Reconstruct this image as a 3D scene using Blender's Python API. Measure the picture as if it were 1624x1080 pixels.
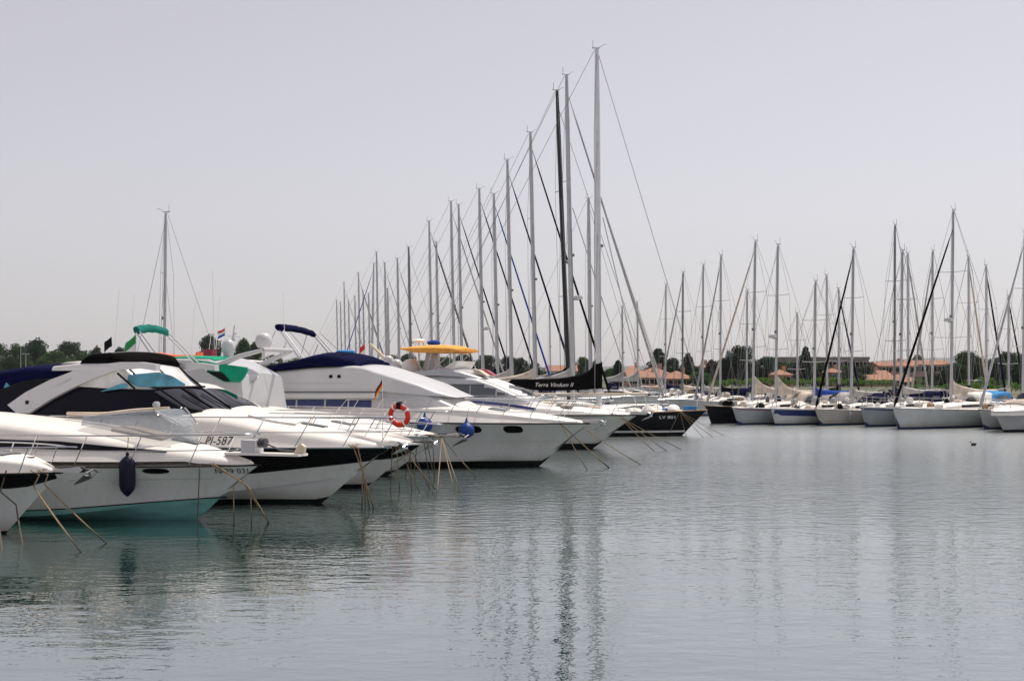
import bpy, bmesh, math, random
import numpy as np
from mathutils import Vector, Matrix, noise

R = math.radians
rng = random.Random(11)
for o in list(bpy.data.objects):
    bpy.data.objects.remove(o, do_unlink=True)
SC = bpy.context.scene
COL = SC.collection

# ------------------------------------------------------------------ camera
EYE, F, CX, YH = 3.2, 2000.0, 812.0, 590.0      # eye height (m), focal length, centre column, horizon row of the photo
cam_d = bpy.data.cameras.new('camera')
cam = bpy.data.objects.new('camera', cam_d)
COL.objects.link(cam)
cam.location = (0, 0, EYE)
cam.rotation_euler = (R(90), 0, 0)
cam_d.sensor_width = 36
cam_d.lens = F / 1624 * 36
cam_d.shift_y = (YH - 540) / 1624
cam_d.clip_start = 0.5
cam_d.clip_end = 20000
SC.camera = cam

# ------------------------------------------------------------------ sky, sun, exposure
SUN_AZ, SUN_EL = R(40), R(62)                    # azimuth from +Y towards +X
world = bpy.data.worlds.new('World')
SC.world = world
world.use_nodes = True
nt = world.node_tree
nt.nodes.clear()
out = nt.nodes.new('ShaderNodeOutputWorld')
bg = nt.nodes.new('ShaderNodeBackground')
sky = nt.nodes.new('ShaderNodeTexSky')
sky.sky_type = 'NISHITA'
sky.sun_disc = False
sky.sun_elevation = SUN_EL
sky.sun_rotation = SUN_AZ
sky.air_density = 1.0
sky.dust_density = 1.0
sky.ozone_density = 1.0
hs = nt.nodes.new('ShaderNodeHueSaturation')
hs.inputs['Saturation'].default_value = 0.30
mx = nt.nodes.new('ShaderNodeMix')
mx.data_type = 'RGBA'
mx.inputs[0].default_value = 0.20
mx.inputs[7].default_value = (8.4, 6.8, 7.8, 1)   # even summer haze
nt.links.new(sky.outputs[0], hs.inputs['Color'])
nt.links.new(hs.outputs[0], mx.inputs[6])
nt.links.new(mx.outputs[2], bg.inputs[0])
bg.inputs[1].default_value = 0.105
nt.links.new(bg.outputs[0], out.inputs[0])
sun_d = bpy.data.lights.new('sun', 'SUN')
sun = bpy.data.objects.new('sun', sun_d)
COL.objects.link(sun)
sun_d.energy = 4.6
sun_d.angle = R(0.8)
sun_d.color = (1.0, 0.93, 0.83)
sv = Vector((math.sin(SUN_AZ) * math.cos(SUN_EL), math.cos(SUN_AZ) * math.cos(SUN_EL), math.sin(SUN_EL)))
sun.rotation_euler = (-sv).to_track_quat('-Z', 'Y').to_euler()
sun.location = (0, 0, 60)
vs = SC.view_settings
vs.view_transform = 'Standard'
vs.look = 'None'
vs.exposure = 0.0
vs.gamma = 1.0
SC.cycles.max_bounces = 8
SC.cycles.use_denoising = True

# ------------------------------------------------------------------ materials
MATS = {}
def mat(name, col, rough=0.5, metal=0.0, var=0.12, scale=3.0, bump=0.0, coat=0.0, spec=0.5, stretch=(1, 1, 1), trans=0.0, alpha=1.0, bscale=None):
    m = bpy.data.materials.new(name)
    m.use_nodes = True
    n = m.node_tree
    b = n.nodes['Principled BSDF']
    tc = n.nodes.new('ShaderNodeTexCoord')
    mp = n.nodes.new('ShaderNodeMapping')
    mp.inputs['Scale'].default_value = stretch
    n.links.new(tc.outputs['Object'], mp.inputs[0])
    tx = n.nodes.new('ShaderNodeTexNoise')
    tx.inputs['Scale'].default_value = scale
    tx.inputs['Detail'].default_value = 6
    n.links.new(mp.outputs[0], tx.inputs['Vector'])
    rp = n.nodes.new('ShaderNodeMapRange')
    rp.inputs[1].default_value = 0.3
    rp.inputs[2].default_value = 0.7
    rp.inputs[3].default_value = 1 - var
    rp.inputs[4].default_value = 1 + var * 0.5
    n.links.new(tx.outputs[0], rp.inputs[0])
    ml = n.nodes.new('ShaderNodeVectorMath')
    ml.operation = 'SCALE'
    ml.inputs[0].default_value = col[:3]
    n.links.new(rp.outputs[0], ml.inputs['Scale'])
    n.links.new(ml.outputs[0], b.inputs['Base Color'])
    b.inputs['Roughness'].default_value = rough
    b.inputs['Metallic'].default_value = metal
    b.inputs['Specular IOR Level'].default_value = spec
    b.inputs['Coat Weight'].default_value = coat
    b.inputs['Coat Roughness'].default_value = 0.05
    b.inputs['Transmission Weight'].default_value = trans
    b.inputs['Alpha'].default_value = alpha
    if bump:
        t2 = n.nodes.new('ShaderNodeTexNoise')
        t2.inputs['Scale'].default_value = bscale or scale * 6
        t2.inputs['Detail'].default_value = 4
        n.links.new(mp.outputs[0], t2.inputs['Vector'])
        bp = n.nodes.new('ShaderNodeBump')
        bp.inputs['Strength'].default_value = bump
        bp.inputs['Distance'].default_value = 0.02
        n.links.new(t2.outputs[0], bp.inputs['Height'])
        n.links.new(bp.outputs[0], b.inputs['Normal'])
    MATS[name] = m
    return m

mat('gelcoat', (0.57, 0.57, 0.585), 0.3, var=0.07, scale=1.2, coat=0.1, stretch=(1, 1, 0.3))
def stained(name, base, **kw):
    m = mat(name, base, **kw)
    n = m.node_tree
    L = n.links.new
    b = n.nodes['Principled BSDF']
    src = b.inputs['Base Color'].links[0].from_socket
    tc = n.nodes.new('ShaderNodeTexCoord')
    sx = n.nodes.new('ShaderNodeSeparateXYZ')
    L(tc.outputs['Object'], sx.inputs[0])
    t = n.nodes.new('ShaderNodeTexNoise')
    t.inputs['Scale'].default_value = 1.6
    t.inputs['Detail'].default_value = 8
    L(tc.outputs['Object'], t.inputs['Vector'])
    # scum line a hand's breadth above the water, ragged at its top
    ma = n.nodes.new('ShaderNodeMath'); ma.operation = 'MULTIPLY_ADD'
    ma.inputs[1].default_value = -0.5
    L(t.outputs[0], ma.inputs[0]); L(sx.outputs[2], ma.inputs[2])
    r = n.nodes.new('ShaderNodeMapRange')
    r.inputs[1].default_value = -0.20; r.inputs[2].default_value = 0.10
    r.inputs[3].default_value = 0.55; r.inputs[4].default_value = 0.0
    L(ma.outputs[0], r.inputs[0])
    # run-off streaks
    mp = n.nodes.new('ShaderNodeMapping'); mp.inputs['Scale'].default_value = (5, 5, 0.35)
    L(tc.outputs['Object'], mp.inputs[0])
    t2 = n.nodes.new('ShaderNodeTexNoise'); t2.inputs['Scale'].default_value = 2.2; t2.inputs['Detail'].default_value = 6
    L(mp.outputs[0], t2.inputs['Vector'])
    r2 = n.nodes.new('ShaderNodeMapRange')
    r2.inputs[1].default_value = 0.56; r2.inputs[2].default_value = 0.75; r2.inputs[4].default_value = 0.30
    L(t2.outputs[0], r2.inputs[0])
    mxn = n.nodes.new('ShaderNodeMath'); mxn.operation = 'MAXIMUM'
    L(r.outputs[0], mxn.inputs[0]); L(r2.outputs[0], mxn.inputs[1])
    mc = n.nodes.new('ShaderNodeMix'); mc.data_type = 'RGBA'
    mc.inputs[7].default_value = (0.33, 0.31, 0.22, 1)
    L(mxn.outputs[0], mc.inputs[0]); L(src, mc.inputs[6]); L(mc.outputs[2], b.inputs['Base Color'])
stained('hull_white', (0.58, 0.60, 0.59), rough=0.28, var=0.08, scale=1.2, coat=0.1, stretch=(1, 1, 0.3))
stained('hull_cream', (0.52, 0.49, 0.43), rough=0.32, var=0.1, scale=1.2, stretch=(1, 1, 0.3))
stained('hull_grey', (0.40, 0.43, 0.46), rough=0.32, var=0.1, scale=1.2, stretch=(1, 1, 0.3))
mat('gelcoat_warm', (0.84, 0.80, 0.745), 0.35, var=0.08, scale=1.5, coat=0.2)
mat('gelcoat_grey', (0.48, 0.49, 0.51), 0.3, var=0.08, scale=1.5, coat=0.2)
mat('deck_white', (0.80, 0.76, 0.71), 0.55, var=0.10, scale=2.5, bump=0.15, bscale=60)
mat('cream', (0.68, 0.57, 0.43), 0.5, var=0.12)
mat('black_gloss', (0.005, 0.005, 0.006), 0.25, var=0.2, spec=0.15)
mat('black_hull', (0.006, 0.006, 0.009), 0.2, var=0.2, spec=0.2)
mat('black_matt', (0.008, 0.008, 0.008), 0.7, var=0.3, spec=0.15)
mat('antifoul_black', (0.010, 0.012, 0.012), 0.8, var=0.4, scale=4, spec=0.15)
mat('teal_water_light', (0.15, 0.36, 0.34), 0.5, var=0.25, scale=2, stretch=(0.4, 1, 3))  # reflection of green water on the lower hull, put into its colour
mat('antifoul_blue', (0.02, 0.045, 0.14), 0.7, var=0.3)
mat('navy_stripe', (0.015, 0.025, 0.14), 0.25, var=0.1, coat=0.3)
mat('navy_canvas', (0.003, 0.004, 0.036), 0.85, var=0.35, scale=4, bump=0.5, spec=0.04)
mat('blue_canvas', (0.02, 0.07, 0.36), 0.85, var=0.25, scale=4, bump=0.4, spec=0.12)
mat('sky_blue_canvas', (0.06, 0.25, 0.55), 0.85, var=0.2, scale=4, bump=0.4, spec=0.12)
mat('black_canvas', (0.005, 0.0045, 0.0045), 0.9, var=0.3, scale=5, bump=0.4, spec=0.02)
mat('green_canvas', (0.010, 0.30, 0.17), 0.8, var=0.2, scale=4, bump=0.3, spec=0.12)
mat('teal_canvas', (0.010, 0.16, 0.13), 0.85, var=0.25, scale=5, bump=0.4, spec=0.12)
mat('orange_canvas', (0.82, 0.38, 0.08), 0.8, var=0.15, scale=5, bump=0.4, spec=0.12)
mat('cream_canvas', (0.60, 0.52, 0.44), 0.9, var=0.25, scale=4, bump=0.6, spec=0.12)
mat('grey_canvas', (0.42, 0.41, 0.40), 0.9, var=0.25, scale=4, bump=0.6, spec=0.12)
mat('white_canvas', (0.80, 0.78, 0.74), 0.9, var=0.12, scale=4, bump=0.5, spec=0.12)
mat('glass_dark', (0.002, 0.003, 0.004), 0.05, var=0.2, spec=0.14)
mat('glass_grey', (0.10, 0.11, 0.12), 0.12, var=0.2, spec=0.6)
mat('glass_navy', (0.002, 0.002, 0.008), 0.05, var=0.3, spec=0.16)
mat('vinyl_blue', (0.07, 0.33, 0.46), 0.08, var=0.5, scale=2.5, spec=0.7, coat=0.4)
mat('vinyl_clear', (0.75, 0.75, 0.74), 0.10, var=0.25, scale=1.5, spec=0.6, coat=0.4)
mat('glass_screen', (0.35, 0.40, 0.45), 0.06, var=0.2, scale=3, spec=0.7, alpha=0.45)
mat('chrome', (0.62, 0.62, 0.64), 0.16, 1.0, var=0.1)
mat('galvanised', (0.09, 0.09, 0.10), 0.45, 0.5, var=0.3, scale=8)
mat('alu_mast', (0.50, 0.50, 0.51), 0.42, 0.35, var=0.1)
mat('alu_white', (0.72, 0.72, 0.74), 0.35, var=0.06)
mat('alu_dark', (0.20, 0.20, 0.21), 0.45, 0.3, var=0.1)
mat('mast_black', (0.008, 0.008, 0.008), 0.3, var=0.1)
mat('wire', (0.25, 0.25, 0.26), 0.4, 0.6, var=0.1)
mat('rope', (0.27, 0.20, 0.12), 0.9, var=0.35, scale=14, bump=0.5)
def wet_ends(m):
    n = m.node_tree
    b = n.nodes['Principled BSDF']
    src = b.inputs['Base Color'].links[0].from_socket
    g = n.nodes.new('ShaderNodeNewGeometry'); sx = n.nodes.new('ShaderNodeSeparateXYZ')
    n.links.new(g.outputs['Position'], sx.inputs[0])
    r = n.nodes.new('ShaderNodeMapRange')
    r.inputs[1].default_value = 0.12; r.inputs[2].default_value = 0.42
    n.links.new(sx.outputs[2], r.inputs[0])
    mc = n.nodes.new('ShaderNodeMix'); mc.data_type = 'RGBA'
    mc.inputs[6].default_value = (0.035, 0.04, 0.02, 1)      # weed and wet where the rope meets the water
    n.links.new(r.outputs[0], mc.inputs[0]); n.links.new(src, mc.inputs[7]); n.links.new(mc.outputs[2], b.inputs['Base Color'])
wet_ends(MATS['rope'])
mat('rope_dark', (0.10, 0.085, 0.06), 0.9, var=0.35, scale=14, bump=0.5)
mat('rubber_navy', (0.006, 0.007, 0.025), 0.5, var=0.3, spec=0.2)
mat('fender_blue', (0.015, 0.05, 0.24), 0.45, var=0.2, spec=0.25)
mat('red_paint', (0.75, 0.035, 0.015), 0.45, var=0.12)
mat('white_paint', (0.8, 0.8, 0.8), 0.5, var=0.05)
mat('print_black', (0.01, 0.01, 0.012), 0.5, var=0.1)
mat('flag_red', (0.65, 0.02, 0.02), 0.8, var=0.1)
mat('flag_gold', (0.85, 0.45, 0.02), 0.8, var=0.1)
mat('flag_green', (0.02, 0.30, 0.08), 0.8, var=0.1)
mat('flag_blue', (0.02, 0.06, 0.40), 0.8, var=0.1)
mat('maroon', (0.28, 0.03, 0.06), 0.7, var=0.2)
mat('teak', (0.33, 0.20, 0.10), 0.7, var=0.3, scale=5, stretch=(0.3, 4, 1))
mat('orange_rubber', (0.70, 0.13, 0.03), 0.5, var=0.2)
mat('concrete', (0.36, 0.35, 0.33), 0.9, var=0.25, scale=2, bump=0.4)
mat('bark', (0.10, 0.075, 0.05), 0.95, var=0.4, scale=6, bump=0.6)
mat('stucco_pink', (0.48, 0.33, 0.27), 0.9, var=0.15, scale=0.8, bump=0.3)
mat('stucco_orange', (0.58, 0.27, 0.13), 0.9, var=0.15, scale=0.8, bump=0.3)
mat('stucco_sand', (0.50, 0.42, 0.33), 0.9, var=0.15, scale=0.8, bump=0.3)
mat('stucco_grey', (0.25, 0.235, 0.22), 0.9, var=0.2, scale=0.8, bump=0.3)
mat('shutter', (0.10, 0.075, 0.05), 0.7, var=0.2)

def leaf_mat(name, c1, c2):
    m = bpy.data.materials.new(name)
    m.use_nodes = True
    n = m.node_tree
    b = n.nodes['Principled BSDF']
    tc = n.nodes.new('ShaderNodeTexCoord')
    tx = n.nodes.new('ShaderNodeTexNoise')
    tx.inputs['Scale'].default_value = 0.9
    tx.inputs['Detail'].default_value = 5
    n.links.new(tc.outputs['Object'], tx.inputs['Vector'])
    oi = n.nodes.new('ShaderNodeObjectInfo')
    ad = n.nodes.new('ShaderNodeMath')
    ad.operation = 'MULTIPLY_ADD'
    ad.inputs[1].default_value = 0.5
    n.links.new(oi.outputs['Random'], ad.inputs[0])
    n.links.new(tx.outputs[0], ad.inputs[2])
    mr = n.nodes.new('ShaderNodeMapRange')
    mr.inputs[1].default_value = 0.4
    mr.inputs[2].default_value = 1.1
    n.links.new(ad.outputs[0], mr.inputs[0])
    mx_ = n.nodes.new('ShaderNodeMix')
    mx_.data_type = 'RGBA'
    mx_.inputs[6].default_value = (*c1, 1)
    mx_.inputs[7].default_value = (*c2, 1)
    n.links.new(mr.outputs[0], mx_.inputs[0])
    n.links.new(mx_.outputs[2], b.inputs['Base Color'])
    b.inputs['Roughness'].default_value = 0.65
    b.inputs['Specular IOR Level'].default_value = 0.25
    tl = n.nodes.new('ShaderNodeBsdfTranslucent')
    n.links.new(mx_.outputs[2], tl.inputs[0])
    ms = n.nodes.new('ShaderNodeMixShader')
    ms.inputs[0].default_value = 0.35
    n.links.new(b.outputs[0], ms.inputs[1]); n.links.new(tl.outputs[0], ms.inputs[2])
    n.links.new(ms.outputs[0], n.nodes['Material Output'].inputs[0])
    MATS[name] = m
leaf_mat('leaf_dark', (0.012, 0.034, 0.018), (0.034, 0.068, 0.028))
leaf_mat('leaf_mid', (0.026, 0.060, 0.018), (0.065, 0.120, 0.032))
leaf_mat('leaf_bright', (0.080, 0.170, 0.022), (0.130, 0.250, 0.035))

def tile_roof():
    m = mat('roof_tile', (0.40, 0.20, 0.135), 0.9, var=0.35, scale=1.5, bump=0.3)
    n = m.node_tree
    b = n.nodes['Principled BSDF']
    w = n.nodes.new('ShaderNodeTexWave')
    w.inputs['Scale'].default_value = 4.0
    w.bands_direction = 'X'
    tc = n.nodes.new('ShaderNodeTexCoord')
    n.links.new(tc.outputs['Object'], w.inputs['Vector'])
    bp = n.nodes.new('ShaderNodeBump')
    bp.inputs['Strength'].default_value = 0.6
    bp.inputs['Distance'].default_value = 0.06
    n.links.new(w.outputs[0], bp.inputs['Height'])
    n.links.new(bp.outputs[0], b.inputs['Normal'])
tile_roof()

def water_mat():
    m = bpy.data.materials.new('harbour_water')
    m.use_nodes = True
    n = m.node_tree
    n.nodes.clear()
    L = n.links.new
    o = n.nodes.new('ShaderNodeOutputMaterial')
    tc = n.nodes.new('ShaderNodeTexCoord')
    def nz(scale, stretch, detail=3, rot=0.0):
        mp = n.nodes.new('ShaderNodeMapping')
        mp.inputs['Scale'].default_value = stretch
        mp.inputs['Rotation'].default_value = (0, 0, rot)
        L(tc.outputs['Object'], mp.inputs[0])
        t = n.nodes.new('ShaderNodeTexNoise')
        t.inputs['Scale'].default_value = scale
        t.inputs['Detail'].default_value = detail
        t.inputs['Roughness'].default_value = 0.55
        L(mp.outputs[0], t.inputs['Vector'])
        return t.outputs[0]
    fine = nz(3.8, (0.55, 1.0, 1), 3, 0.15)
    mid = nz(0.9, (0.5, 1.0, 1), 2, -0.25)
    swell = nz(0.22, (0.5, 1.0, 1), 1, 0.1)
    patch = nz(0.045, (0.35, 1.0, 1), 3, 0.05)
    pr = n.nodes.new('ShaderNodeMapRange')
    pr.inputs[1].default_value = 0.38
    pr.inputs[2].default_value = 0.62
    pr.inputs[3].default_value = 0.40
    pr.inputs[4].default_value = 1.35
    L(patch, pr.inputs[0])
    # the breeze ruffles the open basin, the water under the near bows lies calmer
    sy = n.nodes.new('ShaderNodeSeparateXYZ')
    L(tc.outputs['Object'], sy.inputs[0])
    wob = n.nodes.new('ShaderNodeMath'); wob.operation = 'MULTIPLY_ADD'
    wob.inputs[1].default_value = 16.0
    L(patch, wob.inputs[0]); L(sy.outputs[1], wob.inputs[2])
    br = n.nodes.new('ShaderNodeMapRange')
    br.inputs[1].default_value = 25.0
    br.inputs[2].default_value = 66.0
    br.inputs[3].default_value = 0.85
    br.inputs[4].default_value = 5.0
    L(wob.outputs[0], br.inputs[0])
    def mul(a, k):
        x = n.nodes.new('ShaderNodeMath'); x.operation = 'MULTIPLY'
        L(a, x.inputs[0])
        if isinstance(k, float): x.inputs[1].default_value = k
        else: L(k, x.inputs[1])
        return x.outputs[0]
    def add(a, b_):
        x = n.nodes.new('ShaderNodeMath'); x.operation = 'ADD'
        L(a, x.inputs[0]); L(b_, x.inputs[1]); return x.outputs[0]
    h = add(mul(mul(mul(fine, 0.015), pr.outputs[0]), br.outputs[0]), add(mul(mid, 0.018), mul(swell, 0.03)))
    bp = n.nodes.new('ShaderNodeBump')
    bp.inputs['Strength'].default_value = 1.0
    bp.inputs['Distance'].default_value = 1.0
    L(h, bp.inputs['Height'])
    lw = n.nodes.new('ShaderNodeLayerWeight')
    lw.inputs['Blend'].default_value = 0.5
    L(bp.outputs[0], lw.inputs['Normal'])
    pw = n.nodes.new('ShaderNodeMath'); pw.operation = 'POWER'
    pw.inputs[1].default_value = 1.75
    L(lw.outputs['Facing'], pw.inputs[0])
    fr = n.nodes.new('ShaderNodeMapRange')
    fr.inputs[3].default_value = 0.03
    fr.inputs[4].default_value = 0.95
    L(pw.outputs[0], fr.inputs[0])
    gl = n.nodes.new('ShaderNodeBsdfGlossy')
    gl.inputs['Color'].default_value = (0.93, 0.94, 0.94, 1)
    # ripples too small to model out in the breeze
    rg = n.nodes.new('ShaderNodeMapRange')
    rg.inputs[1].default_value = 26.0
    rg.inputs[2].default_value = 72.0
    rg.inputs[3].default_value = 0.012
    rg.inputs[4].default_value = 0.22
    L(wob.outputs[0], rg.inputs[0])
    L(rg.outputs[0], gl.inputs['Roughness'])
    L(bp.outputs[0], gl.inputs['Normal'])
    df = n.nodes.new('ShaderNodeBsdfDiffuse')
    df.inputs['Color'].default_value = (0.008, 0.044, 0.035, 1)
    mxs = n.nodes.new('ShaderNodeMixShader')
    L(fr.outputs[0], mxs.inputs[0])
    L(df.outputs[0], mxs.inputs[1])
    L(gl.outputs[0], mxs.inputs[2])
    L(mxs.outputs[0], o.inputs[0])
    MATS['water'] = m
water_mat()

# ------------------------------------------------------------------ helpers
def tag(o, label=None, cat=None, group=None, kind=None):
    if label: o['label'] = label
    if cat: o['category'] = cat
    if group: o['group'] = group
    if kind: o['kind'] = kind
    return o
def empty(name, loc=(0, 0, 0), rz=0.0):
    o = bpy.data.objects.new(name, None)
    o.empty_display_size = 0.3
    COL.objects.link(o)
    o.location = loc
    o.rotation_euler = (0, 0, rz)
    return o
def thing(name, label, cat, loc=(0, 0, 0), rz=0.0, group=None):
    return tag(empty(name, loc, rz), label, cat, group)
def obj(name, me, parent=None):
    o = bpy.data.objects.new(name, me)
    COL.objects.link(o)
    if parent is not None: o.parent = parent
    return o

class MB:
    """collects verts and faces of ONE mesh"""
    def __init__(s): s.v, s.f, s.m, s.mats = [], [], [], []
    def mi(s, m):
        m = MATS[m] if isinstance(m, str) else m
        if m not in s.mats: s.mats.append(m)
        return s.mats.index(m)
    def add(s, vs_, fs_, m):
        k, i = len(s.v), s.mi(m)
        s.v += [tuple(p) for p in vs_]
        s.f += [tuple(a + k for a in f) for f in fs_]
        s.m += [i] * len(fs_)
        return s
    def box(s, x0, x1, y0, y1, z0, z1, m):
        vs_ = [(x, y, z) for z in (z0, z1) for y in (y0, y1) for x in (x0, x1)]
        return s.add(vs_, [(0, 2, 3, 1), (4, 5, 7, 6), (0, 1, 5, 4), (2, 6, 7, 3), (0, 4, 6, 2), (1, 3, 7, 5)], m)
    def tube(s, pts, r, m, n=6, cap=True):
        P = [Vector(p) for p in pts]
        rr = r if isinstance(r, (list, tuple)) else [r] * len(P)
        vs_, fs_ = [], []
        up = None
        for i, p in enumerate(P):
            t = (P[min(i + 1, len(P) - 1)] - P[max(i - 1, 0)])
            t = t.normalized() if t.length > 1e-9 else Vector((0, 0, 1))
            if up is None:
                up = Vector((0, 0, 1)) if abs(t.z) < 0.9 else Vector((1, 0, 0))
            a = (up - t * up.dot(t)).normalized()
            up = a
            b = t.cross(a)
            for k in range(n):
                th = 2 * math.pi * k / n
                vs_.append(p + (a * math.cos(th) + b * math.sin(th)) * rr[i])
        for i in range(len(P) - 1):
            for k in range(n):
                k2 = (k + 1) % n
                fs_.append((i * n + k, i * n + k2, (i + 1) * n + k2, (i + 1) * n + k))
        if cap:
            fs_.append(tuple(range(n - 1, -1, -1)))
            fs_.append(tuple((len(P) - 1) * n + k for k in range(n)))
        return s.add(vs_, fs_, m)
    def lathe(s, prof, c, m, n=14, axis='z'):
        vs_, fs_ = [], []
        for (r, z) in prof:
            for k in range(n):
                th = 2 * math.pi * k / n
                p = (r * math.cos(th), r * math.sin(th), z)
                if axis == 'x': p = (p[2], p[0], p[1])
                if axis == 'y': p = (p[0], p[2], p[1])
                vs_.append((c[0] + p[0], c[1] + p[1], c[2] + p[2]))
        for i in range(len(prof) - 1):
            for k in range(n):
                k2 = (k + 1) % n
                fs_.append((i * n + k, i * n + k2, (i + 1) * n + k2, (i + 1) * n + k))
        fs_.append(tuple(range(n - 1, -1, -1)))
        fs_.append(tuple((len(prof) - 1) * n + k for k in range(n)))
        return s.add(vs_, fs_, m)
    def grid(s, G, m, close=False):
        nr, nc = len(G), len(G[0])
        vs_ = [p for row in G for p in row]
        fs_ = [(i * nc + j, i * nc + j + 1, (i + 1) * nc + j + 1, (i + 1) * nc + j) for i in range(nr - 1) for j in range(nc - 1)]
        return s.add(vs_, fs_, m)
    def prism(s, poly, y0, y1, m):
        n = len(poly)
        vs_ = [(x, y0, z) for x, z in poly] + [(x, y1, z) for x, z in poly]
        fs_ = [tuple(range(n - 1, -1, -1)), tuple(range(n, 2 * n))] + [(i, (i + 1) % n, (i + 1) % n + n, i + n) for i in range(n)]
        return s.add(vs_, fs_, m)
    def mesh(s, name, smooth=35, fix=True):
        me = bpy.data.meshes.new(name)
        me.from_pydata(s.v, [], s.f)
        for m in s.mats: me.materials.append(m)
        me.polygons.foreach_set('material_index', s.m)
        if fix:
            bm = bmesh.new(); bm.from_mesh(me)
            bmesh.ops.remove_doubles(bm, verts=bm.verts, dist=1e-5)
            bmesh.ops.dissolve_degenerate(bm, edges=bm.edges, dist=1e-6)
            bmesh.ops.recalc_face_normals(bm, faces=bm.faces)
            bm.to_mesh(me); bm.free()
        if smooth:
            me.polygons.foreach_set('use_smooth', [True] * len(me.polygons))
            me.set_sharp_from_angle(angle=R(smooth))
        me.update()
        return me
    def build(s, name, parent=None, smooth=35, fix=True):
        return obj(name, s.mesh(name, smooth, fix), parent)

def interp(pts):
    """smooth monotone interpolation through (x, v) pairs"""
    P = sorted(pts)
    xs = np.array([p[0] for p in P], float); ys = np.array([p[1] for p in P], float)
    if len(P) == 1: return lambda x: ys[0]
    h = np.diff(xs); d = np.diff(ys) / h
    mm = np.zeros(len(xs)); mm[0], mm[-1] = d[0], d[-1]
    for i in range(1, len(xs) - 1):
        if d[i - 1] * d[i] > 0:
            w1, w2 = 2 * h[i] + h[i - 1], h[i] + 2 * h[i - 1]
            mm[i] = (w1 + w2) / (w1 / d[i - 1] + w2 / d[i])
    def f(x):
        if x <= xs[0]: return float(ys[0])
        if x >= xs[-1]: return float(ys[-1])
        i = int(np.searchsorted(xs, x)) - 1
        t = (x - xs[i]) / h[i]
        return float((2*t**3-3*t**2+1)*ys[i] + (t**3-2*t**2+t)*h[i]*mm[i] + (-2*t**3+3*t**2)*ys[i+1] + (t**3-t**2)*h[i]*mm[i+1])
    return f
def lin(pts):
    P = sorted(pts)
    xs = [p[0] for p in P]; ys = [p[1] for p in P]
    return lambda x: float(np.interp(x, xs, ys))

def wx(px, d): return (px - CX) / F * d
def wz(py, d): return EYE - (py - YH) / F * d

class Frame:
    """a boat's own frame: bow tip at local x = 0, aft is -x, port is +y"""
    def __init__(s, px, d, th):
        s.X, s.Y, s.c, s.s, s.th = wx(px, d), d, math.cos(th), math.sin(th), th
    def lx(s, px, y=0.0):
        k = (px - CX) / F
        return (k * (s.Y + y * s.c) - s.X + y * s.s) / (s.c - k * s.s)
    def dep(s, x, y=0.0): return s.Y + x * s.s + y * s.c
    def lp(s, px, py, y=0.0):
        x = s.lx(px, y)
        return x, wz(py, s.dep(x, y))
    def lps(s, pts, y=0.0): return [s.lp(a, b, y) for a, b in pts]
    def on(s, px, py, surf):
        # the place on a starboard side surface that is seen at a photo position
        y = -1.0
        for _ in range(25):
            x, z = s.lp(px, py, y)
            y = 0.5 * y - 0.5 * surf(x, z)
        return s.lp(px, py, y)
    def ons(s, pts, surf): return [s.on(a, b, surf) for a, b in pts]
    def world(s, x, y, z): return (s.X + x * s.c - y * s.s, s.Y + x * s.s + y * s.c, z)

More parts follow.
